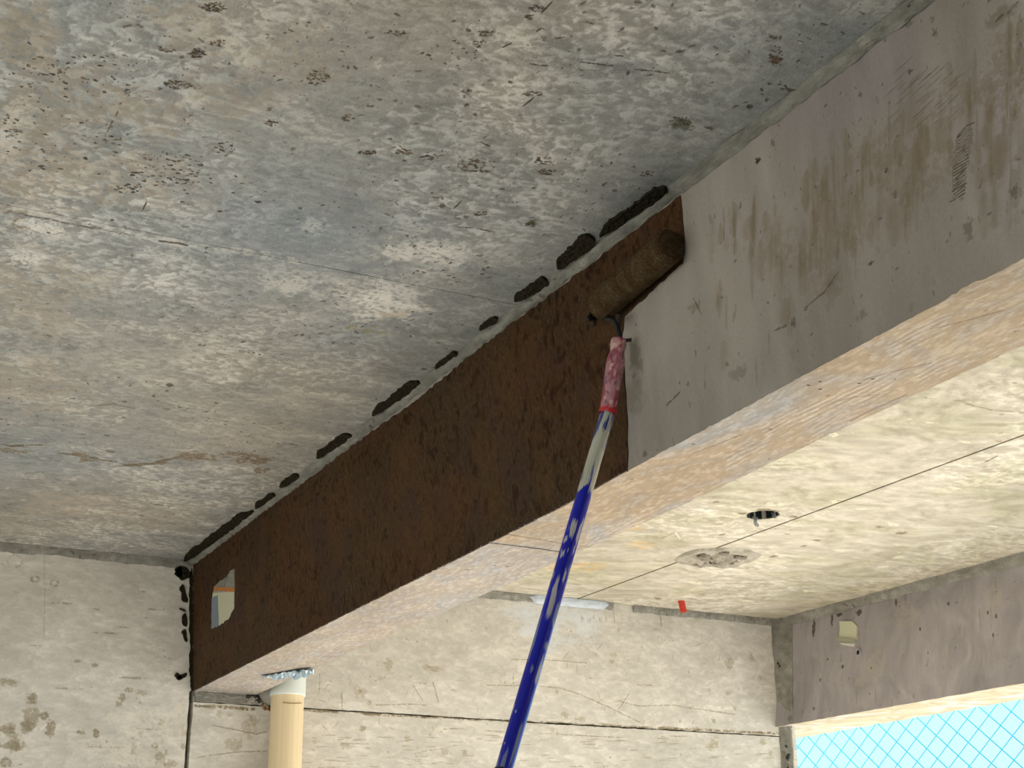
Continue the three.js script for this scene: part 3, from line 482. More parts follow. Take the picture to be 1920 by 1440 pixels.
// sleeve left in the ceiling, with torn film at its rim
{
  const dk = plain(16, 30, 34, 0.5), film = plain(196, 204, 208, 0.25, { transmission: 0.4, thickness: 0 });
  const sleeve = put('pipe_sleeve', mergeGeometries([
    new THREE.CylinderGeometry(0.046, 0.046, 0.115, 40, 1, true).translate(holeAt.x, H + 0.06, holeAt.z).toNonIndexed(),
    new THREE.CircleGeometry(0.046, 40).rotateX(Math.PI / 2).translate(holeAt.x, H + 0.117, holeAt.z).toNonIndexed()]), dk, ceiling);
  sleeve.userData.label = 'dark plastic pipe sleeve';
  const flap = (u, v, w, d, seed) => { const p = onY(u, v, H), r = rng(seed); return sheet(6, 5, (i, j) => { const t = i / 6, s = (j / 5 - 0.5) * w * (1 - t * 0.45); return { p: [p.x + s + (r() - 0.5) * 0.002, H + 0.004 - t * d, p.z + Math.sin(j * 1.7 + i) * 0.003 + t * 0.008], t: [j / 5, t] }; }); };
  put('torn_film', flap(1415, 972, 0.02, 0.03, 3), film, sleeve);
  put('torn_film', flap(1449, 964, 0.016, 0.018, 4), film, sleeve);
}
// rough round mortar patch over the joint
{
  const N = 44, M = 12, R = 0.135;
  put('mortar_patch', sheet(M, N, (i, j) => {
    const g = j / N * Math.PI * 2, t = i / M, k = R * (1 + 0.16 * (fbm(Math.cos(g) * 1.5 + 5, Math.sin(g) * 1.5 + 5, 3) - 0.5) * 2), x = patchAt.x + Math.cos(g) * k * t, z = patchAt.z + Math.sin(g) * k * t * 0.92;
    const low = t < 0.62 ? (fbm(x * 55, z * 55, 3) - 0.42) * 0.05 : (fbm(x * 40 + 9, z * 40, 2) - 0.3) * 0.012;
    return { p: [x, H - (i === M ? -0.002 : 0.003 + Math.max(-0.002, low)), z], t: mort.uv(x * 2, z * 2) };
  }), repairMat, ceiling).userData.label = 'rough grey mortar patch';
  const r = rng(8), st = plain(120, 112, 98, 0.9);
  for (let i = 0; i < 16; i++) {
    const g = r() * 6.28, d = Math.sqrt(r()) * 0.085, s = 0.008 + r() * 0.012, e = new THREE.IcosahedronGeometry(s, 1), P = e.attributes.position;
    for (let k = 0; k < P.count; k++) { const n = 0.75 + 0.5 * vn(P.getX(k) * 160 + i * 9, P.getY(k) * 160 + P.getZ(k) * 90); P.setXYZ(k, P.getX(k) * n * 1.3, P.getY(k) * n * 0.6, P.getZ(k) * n); }
    e.computeVertexNormals(); e.translate(patchAt.x + Math.cos(g) * d, H - 0.008, patchAt.z + Math.sin(g) * d);
    put('stone', e, st, ceiling);
  }
}

// back wall: panels with open seams
const wallBack = structure(group('wall_back'), 'cream board-marked concrete wall at the end of both bays', 'wall');
const wallMap = (a, b, h) => [a, b, ZW - h];
const uvW = (a, b) => wall.uv(a, b);
const panel = (pts, seed) => put('formwork_panel', slab(jag(pts, 0.02, 0.0012, seed, true), [], 0.2, 0, wallMap, uvW), wallMat, wallBack);
const seamY = (x) => 2.2745 + (x < 1.6 ? 0.002 : 0);
panel([[XL, 0], [1.2205, 0], [1.2215, 2.1], [1.224, YB], [1.235, YB + 0.01], [1.235, H], [XL, H]], 11);
panel([[1.2345, 0], [3.478, 0], [3.478, 2.2725], [2.2, 2.2725], [1.2385, 2.2765], [1.2355, 2.2]], 12);
panel([[1.2375, 2.2805], [2.2, 2.2765], [3.478, 2.2765], [3.478, H], [1.2375, H]], 13);
put('seam_backing', box(1.2, 3.478, 0, H, ZW - 0.2, ZW - 0.035, (a, b) => mort.uv(a, b)), mortMat, wallBack);
// mortar bed under the beam end with a lump of loose stone
put('bearing_pad', slab(jag([[1.24, 2.279], [1.405, 2.2775], [1.412, 2.306], [1.238, 2.3065]], 0.012, 0.0012, 21, true), [], 0.01, -0.012, wallMap, (a, b) => mort.uv(a * 2, b * 7)), mortMat, wallBack).userData.label = 'dark grey mortar bed';
{
  const r = rng(23), mats = [plain(48, 44, 40, 0.9), plain(150, 144, 132, 0.9), plain(128, 88, 46, 0.9)];
  for (let i = 0; i < 22; i++) {
    const p = onZ(474 + (r() - 0.5) * 18, 1312 + (r() - 0.5) * 18, ZW + 0.008), e = new THREE.IcosahedronGeometry(0.004 + r() * 0.008, 0);
    e.scale(1, 0.7 + r() * 0.5, 0.8); e.rotateZ(r() * 6); e.translate(p.x, p.y, p.z + r() * 0.008);
    put('stone', e, mats[r() < 0.5 ? 0 : 1], wallBack);
  }
  for (let i = 0; i < 9; i++) { const p = onZ(486 + i * 2.2 + r() * 5, 1317 + i * 1.8 + (r() - 0.5) * 6, ZW + 0.004), e = new THREE.IcosahedronGeometry(0.004 + r() * 0.005, 0); e.rotateX(r() * 5); e.translate(p.x, p.y, p.z); put('stone', e, mats[i % 3 ? 2 : 1], wallBack); }
}

structure(put('wall_front', box(XL, 3.86, 0, H, ZF, ZF + 0.2, (a, b) => wall.uv(a, b)), wallMat), 'concrete wall behind the photographer', 'wall');
structure(put('wall_right_added', box(3.6, 3.8, 0, YB, -0.2, ZF, (a, b) => wall.uv(a, b)), wallMat), 'unseen concrete infill wall added under the edge beam to limit the sun patch', 'wall');  // added out of view to shorten the opening and confine the sun patch
structure(put('beam_side', box(XL - 0.25, XL, YB, H + 0.12, ZW - 0.2, ZF + 0.2, (a, b) => edge.uv(a, b)), edgeMat), 'concrete edge beam over the opening opposite the chain-link fence', 'beam');
for (const [x0, x1, z0, z1] of [[XL - 0.25, XL, ZW - 0.2, ZW + 0.1], [XL - 0.25, XL, ZF - 0.1, ZF + 0.2], [3.56, 3.8, -0.5, -0.2]]) structure(put('concrete_column', box(x0, x1, GROUND, YB, z0, z1, (a, b) => wall.uv(a, b)), wallMat), 'square concrete column carrying an edge beam end', 'column');

// main beam
const stations = [];
for (let z = ZW; z < -0.9; z += 0.007) stations.push(z);
for (let z = -0.9; z <= ZF + 1e-6; z += 0.35) stations.push(z);
const chip = (z, k) => (fbm(z * 130, k * 7.7, 3) - 0.5) * 0.005 + Math.max(0, fbm(z * 26 + 3, k * 3.1, 2) - 0.7) * 0.012;
const mainBeam = structure(group('concrete_beam'), 'long concrete ceiling beam half rolled with dark brown primer', 'beam');
const nearY = (z) => YB + Math.max(0, chip(z, 1)), nearX = (z) => beamNear(z) + Math.max(0, chip(z, 2)) * 0.5;
put('side_face', sheet(stations.length - 1, 14, (i, j) => { const z = stations[i], t = j / 14, y = FACE_TOP_Y + 0.012 + (nearY(z) - FACE_TOP_Y - 0.012) * t; return { p: [j === 14 ? nearX(z) : faceX(y, z), y, z], t: face.uv(z, y) }; }), faceMat, mainBeam);
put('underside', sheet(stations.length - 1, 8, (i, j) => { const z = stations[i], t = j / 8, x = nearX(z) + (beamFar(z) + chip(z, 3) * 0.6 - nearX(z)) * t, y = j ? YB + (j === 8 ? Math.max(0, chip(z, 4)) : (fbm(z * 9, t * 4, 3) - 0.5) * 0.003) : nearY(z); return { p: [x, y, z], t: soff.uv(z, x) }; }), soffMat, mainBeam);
put('side_face', sheet(stations.length - 1, 2, (i, j) => { const z = stations[i], y = YB + (H + 0.1 - YB) * j / 2; return { p: [beamFar(z) + (j ? 0 : chip(z, 3) * 0.6), j ? y : YB + Math.max(0, chip(z, 4)), z], t: face.uv(z, y) }; }), faceMat, mainBeam);

// edge beam over the opening
const edgeBeam = structure(group('concrete_beam'), 'concrete edge beam above the chain-link fence', 'beam');
const est = []; for (let z = -5.25; z < -2.6; z += 0.025) est.push(z); for (let z = -2.6; z <= ZF + 0.2; z += 0.4) est.push(z);
const echip = (z, k) => (fbm(z * 60, k * 5.3, 3) - 0.5) * 0.004;
put('side_face', sheet(est.length - 1, 8, (i, j) => { const z = est[i], y = H + 0.1 + (YB - H - 0.1) * j / 8; return { p: [edgeX(y, z), y + (j === 8 ? echip(z, 1) : 0), z], t: edge.uv(z, y) }; }), edgeMat, edgeBeam);
put('underside', sheet(est.length - 1, 4, (i, j) => { const z = est[i], x = edgeBottom(z) + (edgeOuter(z) - edgeBottom(z)) * j / 4; return { p: [x + (j === 4 ? echip(z, 3) * 2 : 0), YB + (j === 0 ? echip(z, 1) : j === 4 ? echip(z, 2) : 0), z], t: edgeSoff.uv(z, x) }; }), edgeSoffMat, edgeBeam);
put('side_face', sheet(est.length - 1, 2, (i, j) => { const z = est[i], y = YB + (H + 0.3 - YB) * j / 2; return { p: [edgeOuter(z) + (j ? 0 : echip(z, 3) * 2), y + (j ? 0 : echip(z, 2)), z], t: edge.uv(z, y) }; }), edgeMat, edgeBeam);

// mortar fillets in the inner corners
function fillet(label, n, f, uvf) {           // f(i) -> two ends of the strip; a bulging ribbon between them
  const o = put('trim_' + (++trims), sheet(n, 5, (i, j) => {
    const [a, b, out] = f(i / n, i), t = j / 5, bow = Math.sin(t * Math.PI) * 0.35;
    const p = [0, 1, 2].map((k) => a[k] + (b[k] - a[k]) * t + out[k] * bow);
    const m = (fbm(i * 0.35 + trims * 9, t * 3, 3) - 0.5) * 0.006;
    return { p: p.map((v, k) => v + Math.sign(out[k]) * (Math.abs(out[k]) > 0 ? m : 0)), t: uvf(i / n, t) };
  }), mortMat);
  return structure(o, label, 'fillet');
}
let trims = 0;
const wob = (s, k, a) => (fbm(s, k * 4.1, 3) - 0.5) * 2 * a;
{
  const zs = (t) => ZW + t * (ZF - ZW);
  fillet('grey mortar fillet between the ceiling and the painted beam', 1100, (t) => { const z = zs(t); return [[1.191 + wob(z * 20, 1, 0.006), H - 0.0005, z], [FACE_TOP_X - 0.0008, FACE_TOP_Y - 0.001 + wob(z * 30, 2, 0.004), z], [-0.004, -0.004, 0]]; }, (a, b) => mort.uv(a * 9, b * 0.05));
  fillet('grey mortar fillet along the shaded wall beside the painted beam', 300, (t) => { const x = XL + t * (1.2 - XL); return [[x, H - 0.0005, ZW + 0.012 + wob(x * 20, 3, 0.005)], [x, H - 0.026 + wob(x * 18, 4, 0.006), ZW + 0.001], [0, -0.004, 0.004]]; }, (a, b) => mort.uv(a * 5, b * 0.05));
  const xa = onZ(1147, 1126, ZW).x, xb = onZ(1186, 1128, ZW).x;
  fillet('mortar fillet above the cream wall, end near the drain pipe', 90, (t) => { const x = 1.43 + t * (xa - 1.43); return [[x, H - 0.0005, ZW + 0.016 + wob(x * 20, 5, 0.004)], [x, H - 0.024 + wob(x * 18, 6, 0.004), ZW + 0.001], [0, -0.004, 0.004]]; }, (a, b) => mort.uv(a * 2, b * 0.05));
  fillet('mortar fillet above the cream wall, end beside the red conduit', 90, (t) => { const x = xb + t * (3.46 - xb); return [[x, H - 0.0005, ZW + 0.014 + wob(x * 20, 7, 0.004)], [x, H - 0.024 + wob(x * 18, 8, 0.004), ZW + 0.001], [0, -0.004, 0.004]]; }, (a, b) => mort.uv(a * 2, b * 0.05));
  fillet('grey mortar fillet between the ceiling and the edge beam', 300, (t) => { const z = zs(t); return [[edgeTop(z) - 0.02 + wob(z * 12, 9, 0.006), H - 0.0005, z], [edgeX(H - 0.03, z) - 0.001, H - 0.032 + wob(z * 14, 10, 0.007), z], [-0.003, -0.003, 0]]; }, (a, b) => mort.uv(a * 9, b * 0.05));
  fillet('rough vertical mortar fillet where the cream wall meets the edge beam', 260, (t) => { const y = t * H, q = y < YB ? 0.008 : 0; return [[3.431 + wob(y * 22, 11, 0.003), y, ZW + 0.001], y < YB + 0.004 ? [3.466 + wob(y * 26, 12, q), y, ZW + 0.03] : [edgeX(y, ZW + 0.09) - 0.002, y, ZW + 0.075 + 0.02 * (H - y) / (H - YB) + wob(y * 20, 13, 0.003)], [-0.004, 0, 0.004]]; }, (a, b) => mort.uv(b * 0.1, a * 3));
  const last = scene.getObjectByName('trim_6'), r = rng(29), st = [plain(40, 38, 36, 0.9), plain(142, 134, 120, 0.9)];
  put('jamb_face', box(3.464, 3.482, 0, YB, ZW - 0.2, ZW + 0.03, (a, b) => wall.uv(a, b)), wallMat, last);
  for (let i = 0; i < 26; i++) { const y = 2.05 + r() * 0.52, e = new THREE.IcosahedronGeometry(0.004 + r() * 0.007, 0); e.scale(0.8, 1.3, 0.8); e.rotateZ(r() * 3); e.translate(3.44 + r() * 0.014, y, ZW + 0.016 + r() * 0.014); put('stone', e, st[r() < 0.55 ? 0 : 1], last); }
}

// ---------------------------------------------------------------- primer coat, its misses and smears
const faceMap = (off) => (a, b, h) => [faceX(b, a) - off - h, b, a];
const uvC = (a, b) => coat.uv(a, b);
{
  const top = P2(fl, [[352, 1062], [400, 1022], [445, 990], [500, 957], [577, 900], [640, 852], [707, 803], [773, 757], [847, 697], [873, 673], [947, 610], [977, 587], [1050, 537], [1113, 484], [1163, 447], [1205, 415], [1250, 378], [1276, 359]]).map(([z, y]) => [z, Math.min(y, FACE_TOP_Y - 0.002)]);
  top[0][0] = ZW + 0.002;
  const right = P2(fl, [[1281, 400], [1284, 450], [1281, 492], [1225, 545], [1172, 592], [1166, 640], [1172, 700], [1176, 770], [1179, 850], [1177, 884]]);
  const r = rng(101);
  const bottom = [];
  for (let z = right[right.length - 1][0]; z > ZW + 0.004; z -= 0.004) bottom.push([z, YB + 0.0015 + Math.max(0, (r() - 0.6) * 0.008)]);
  bottom.push([ZW + 0.002, YB + 0.002]);
  const jt = jag(top, 0.012, 0.0028, 102), jr = jag(right, 0.012, 0.0018, 103);
  const gap = jag(P2(fl, [[401, 1100], [412, 1090], [425, 1082], [432, 1070], [441, 1066], [441, 1100], [440, 1140], [430, 1160], [414, 1172], [397, 1180], [397, 1150], [398, 1120]]), 0.008, 0.0016, 104, true);
  const flat = jt.map(([a, b]) => [a, Math.min(b, FACE_TOP_Y)]);
  const c = put('primer_coat', slab([...flat, ...jr, ...bottom.slice(1)], [gap], -0.002, 0.0018, faceMap(0), uvC, 0.06, false), coatMat, mainBeam);
  c.userData.label = 'dark brown wet primer with ragged edges';
  // what the roller missed: pale filler, a grey strip and a line of rust
  const bit = (pts, m, name, off, seed) => { const o = put(name, slab(jag(P2(fl, pts), 0.012, 0.001, seed, true), [], -0.002, 0.001, faceMap(off), (a, b) => mort.uv(a * 3, b * 3)), m, mainBeam); return o; };
  bit([[399, 1112], [442, 1108], [442, 1150], [430, 1164], [410, 1176], [396, 1182]], plain(186, 184, 158, 0.85), 'pale_filler', 0, 111);
  bit([[396, 1122], [409, 1116], [411, 1176], [395, 1184]], plain(116, 124, 134, 0.85), 'grey_strip', 0.0004, 112);
  bit([[401, 1101], [441, 1102], [441, 1110], [402, 1107]], plain(176, 112, 52, 0.9), 'rust_line', 0.0008, 113);
  bit([[402, 1100], [425, 1080], [432, 1070], [443, 1064], [443, 1103]], mortMat, 'grey_mortar', 0, 114);
}
{
  const smear = (x0, y0, x1, y1, w, taper, seed, f, map, parent) => {
    const r = rng(seed), L = Math.hypot(x1 - x0, y1 - y0), ux = (x1 - x0) / L, uy = (y1 - y0) / L, n = Math.max(10, Math.round(L / 4)), a = [], b = [];
    for (let i = 0; i <= n; i++) {
      const t = i / n, e = Math.sqrt(Math.max(0.02, Math.min(1, t * 7) * Math.min(1, (1 - t) * 7))), q = w * e * (1 - taper * t) * (0.45 + 1.1 * fbm(t * L / 16 + seed, 2.2, 3));
      a.push([x0 + ux * L * t - uy * q + (r() - 0.5) * 1.2, y0 + uy * L * t + ux * q + (r() - 0.5) * 1.2]);
      b.unshift([x0 + ux * L * t + uy * q * 0.35 + (r() - 0.5), y0 + uy * L * t - ux * q * 0.35 + (r() - 0.5)]);
    }
    put('primer_smear', slab(P2(f, [...a, ...b]), [], -0.001, 0.0035, map, uvC, 0.02, false), smearMat, parent);
  };
  const smearMat = new THREE.MeshPhysicalMaterial({ color: new THREE.Color('rgb(40,35,22)'), specularIntensity: 0.2, bumpMap: coatMat.bumpMap, bumpScale: 0.006, roughness: 0.7, side: THREE.DoubleSide });
  const cm = (a, b, h) => [a, H - h - Math.max(0, h) * 1.2 * fbm(a * 60, b * 60, 2), b], wm = (a, b, h) => [a, b, ZW + h];
  for (const [i, [x0, y0, x1, y1, w, tp]] of [[1252, 352, 1124, 440, 17, 0.35], [1116, 447, 1046, 500, 24, 0.35], [1030, 527, 964, 562, 18, 0.45], [934, 596, 898, 615, 10, 0.5], [858, 660, 816, 688, 9, 0.6], [790, 716, 698, 776, 16, 0.6], [660, 816, 594, 856, 13, 0.3], [564, 892, 524, 911, 10, 0.3], [517, 927, 478, 950, 9, 0.3], [476, 957, 346, 1050, 10, -0.1]].entries()) smear(x0, y0, x1, y1, w, tp, 200 + i, cl, cm, ceiling);
  for (const [i, [x0, y0, x1, y1, w]] of [[338, 1060, 356, 1082, 16], [336, 1062, 340, 1082, 8], [342, 1096, 350, 1130, 9], [347, 1150, 349, 1175, 7], [346, 1180, 350, 1204, 6], [330, 1272, 350, 1262, 7], [359.5, 1066, 360, 1298, 5], [330, 1262, 340, 1272, 5], [336, 1140, 348, 1146, 2.5]].entries()) smear(x0, y0, x1, y1, w, 0.2, 230 + i, wl, wm, wallBack);
}
// ---------------------------------------------------------------- filler on the fillet near the pole
{
  const xa = onZ(988, 1120, ZW).x, xb = onZ(1142, 1130, ZW).x;
  const g = sheet(60, 6, (i, j) => { const x = xa + (xb - xa) * i / 60, t = j / 6, ph = Math.min(1, Math.min(i, 60 - i) / 5); return { p: [x, H - 0.0015 - t * 0.026 * ph - 0.004 * Math.sin(t * 3.14), ZW + 0.003 + (1 - t) * 0.02 * ph + 0.006 * Math.sin(t * 3.14) + (fbm(x * 60, t * 5, 3) - 0.5) * 0.004], t: mort.uv(x * 2, t * 0.1) }; });
  put('filler_patch', g, fillMat, wallBack).userData.label = 'bluish white filler';
}

// ---------------------------------------------------------------- patch and pipe end on the edge beam
{
  const em = (off) => (a, b, h) => [edgeX(b, a) - off - h, b, a], uvf = (a, b) => mort.uv(a * 3, b * 3), cream = plain(196, 194, 166, 0.7);
  const t = put('cover_plate', slab(P2(el, [[1576, 1165], [1600, 1165], [1609, 1174], [1607, 1199], [1575, 1196], [1577, 1180]]), [], -0.01, 0.006, em(0), uvf), cream, edgeBeam);
  t.userData.label = 'pale bent cover plate';
  put('plate_lip', slab(P2(el, [[1573, 1195], [1607, 1199], [1604, 1207], [1572, 1203]]), [], 0, 0.012, (a, b, h) => [edgeX(b, a) - h, b, a], uvf), plain(150, 150, 130, 0.6), t);
  put('plate_edge', slab(P2(el, [[1576, 1205], [1604, 1207], [1602, 1213], [1580, 1209]]), [], 0, 0.004, em(0), uvf), plain(200, 196, 184, 0.6), t);
  const c = onEdge(1610, 1223), x = edgeX(c.y, c.z);
  const e = put('pipe_end', mergeGeometries([new THREE.TorusGeometry(0.0115, 0.0035, 10, 24).rotateY(Math.PI / 2).translate(x - 0.002, c.y, c.z).toNonIndexed()]), plain(150, 144, 146, 0.6), edgeBeam);
  put('pipe_bore', new THREE.CircleGeometry(0.0105, 24).rotateY(-Math.PI / 2).translate(x - 0.0015, c.y, c.z), plain(10, 12, 20, 0.9), e);
}

// ---------------------------------------------------------------- red conduit stub in the ceiling
{
  const p = onY(1277, 1127, H), pts = [];
  for (let i = 0; i <= 44; i++) pts.push(new THREE.Vector2(0.0115 + 0.0011 * Math.sin(i * 1.35), -i / 44 * 0.044));
  pts.push(new THREE.Vector2(0.0095, -0.044));
  for (let i = 44; i >= 0; i--) pts.push(new THREE.Vector2(0.0095 + 0.0008 * Math.sin(i * 1.35), -i / 44 * 0.044));
  const g = new THREE.LatheGeometry(pts, 28); g.rotateZ(0.16); g.rotateX(-0.06); g.translate(p.x, H + 0.004, p.z);
  tag(put('conduit_stub', g, plain(214, 62, 38, 0.55)), 'short red corrugated conduit stub poking out of the ceiling', 'conduit');
}

// ---------------------------------------------------------------- drain pipe
{
  const zc = ZW + 0.068, c1 = onZ(536, 1400, zc), seam = onZ(538, 1305, zc).y, top = onZ(545, 1262, zc).y, cx = c1.x - 0.001;
  const o = group('drain_pipe'); tag(o, 'cream plastic drain pipe with white socket standing under the beam end', 'pipe'); o.position.set(cx, 0, zc);
  const lathe = (pts) => new THREE.LatheGeometry(pts.map(([r, y]) => new THREE.Vector2(r, y)), 64);
  const tube = new Surf(256, 1024, 0, 1, 0, 2.4, (x, y, o2) => { const g = fbm(x * 60, y * 3, 3), c = fbm(x * 6, y * 5, 3), d = (g - 0.5) * 16 + (c - 0.5) * 10; o2[0] = 226 + d; o2[1] = 204 + d; o2[2] = 164 + d; o2[3] = 0.5; });
  specks(tube, 60, 141, [0, 1, 1.9, 2.4], 0.004, 0.012, [150, 124, 84], 0.4, { along: 0 });
  const barrel = put('pipe', lathe([[0.0475, 0], [0.0505, 0], [0.0505, seam + 0.02], [0.0475, seam + 0.02]]), surfMaterial(tube, { roughness: 0.5, bump: 0.0005 }), o);
  put('socket', lathe([[0.0507, seam - 0.001], [0.0545, seam - 0.001], [0.0548, seam + 0.004], [0.0548, top - 0.014], [0.0575, top - 0.011], [0.0578, top - 0.002], [0.0565, top], [0.049, top], [0.049, seam]]), plain(214, 220, 212, 0.45), o).userData.label = 'white push-fit socket';
  const wire = new THREE.CatmullRomCurve3([[-0.03, seam - 0.028, 0.0445], [0, seam - 0.03, 0.0535], [0.03, seam - 0.026, 0.0445]].map((p) => new THREE.Vector3(...p)));
  put('scratch_mark', new THREE.TubeGeometry(wire, 16, 0.0012, 5), plain(150, 118, 76, 0.8), barrel);
}

// ---------------------------------------------------------------- crumpled film on the underside above the pipe
{
  const a = onY(492, 1266, YB), b = onY(582, 1256, YB), r = rng(151);
  const g = sheet(26, 12, (i, j) => {
    const t = i / 26, s = j / 12 - 0.5, w = 0.012 + 0.05 * sst(0, 0.6, t) * (1 - 0.75 * sst(0.85, 1, t)), x = a.x + (b.x - a.x) * t, z = a.z + (b.z - a.z) * t;
    const fold = Math.abs(fbm(i * 0.55 + 3, j * 0.8, 3) - 0.5) * 0.05 * (0.3 + t);
    return { p: [Math.min(x + (r() - 0.5) * 0.004, 1.428), YB - 0.001 - fold - r() * 0.002, z + s * w * 2.2 + (r() - 0.5) * 0.006], t: [t, s] };
  });
  tag(put('film_scrap', g.toNonIndexed(), plain(186, 204, 214, 0.16, { metalness: 0.35 })), 'crumpled silvery blue plastic film stuck under the beam above the drain pipe', 'plastic film').geometry.computeVertexNormals();
}

// ---------------------------------------------------------------- chain-link fence outside the opening
{
  const o = group('chain_link_fence'); tag(o, 'blue chain-link fence across the opening below the edge beam', 'fence');
  const blue = plain(26, 158, 200, 0.9), y0 = GROUND + 0.03, y1 = YB + 0.045, z0 = -6.4, z1 = ZF, fx = (z) => edgeOuter(Math.max(z, -5.25)) + 0.05;
  const thin = (A, B, r, n = 8) => { const c = new THREE.LineCurve3(A, B); return new THREE.TubeGeometry(c, 1, r, n, false); };
  const make = (slope, r, off) => {           // one family of parallel wires
    const list = [], step = 0.0965;
    for (let s = z0 - 4; s < z1 + 4; s += step) {
      let za = s, zb = s + (y1 - y0) / slope, ya = y0, yb = y1;
      const cut = (zq) => ya + (zq - za) * slope;
      const lo = Math.min(za, zb), hi = Math.max(za, zb);
      if (hi < z0 || lo > z1) continue;
      let p = [za, ya], q = [zb, yb];
      const fit = ([z, y]) => z < z0 ? [z0, cut(z0)] : z > z1 ? [z1, cut(z1)] : [z, y];
      p = fit(p); q = fit(q);
      const bend = -2.6;                      // the fence line turns slightly with the beam
      const pieces = (p[0] - bend) * (q[0] - bend) < 0 ? [[p, [bend, cut(bend)]], [[bend, cut(bend)], q]] : [[p, q]];
      for (const [m, n] of pieces) list.push(thin(new THREE.Vector3(fx(m[0]) + off, m[1], m[0]), new THREE.Vector3(fx(n[0]) + off, n[1], n[0]), r));
    }
    return mergeGeometries(list);
  };
  put('wire', make(0.74, 0.0014, 0.0018), blue, o);
  put('wire', make(-0.88, 0.002, -0.0018), blue, o);
  put('rail', mergeGeometries([[z0, -2.6], [-2.6, z1]].map(([p, q]) => thin(new THREE.Vector3(fx(p), y1, p), new THREE.Vector3(fx(q), y1, q), 0.012, 12))), blue, o);
  put('rail', mergeGeometries([[z0, -2.6], [-2.6, z1]].map(([p, q]) => thin(new THREE.Vector3(fx(p), y0, p), new THREE.Vector3(fx(q), y0, q), 0.012, 12))), blue, o);
  for (const z of [z0, -1.6, 1.2, z1]) put('post', thin(new THREE.Vector3(fx(z), GROUND, z), new THREE.Vector3(fx(z), y1 + 0.02, z), 0.02, 14), blue, o);
  const base = new THREE.Vector3(fx(-3.5), GROUND, -3.5); o.position.copy(base); for (const c of o.children) c.position.sub(base);
}

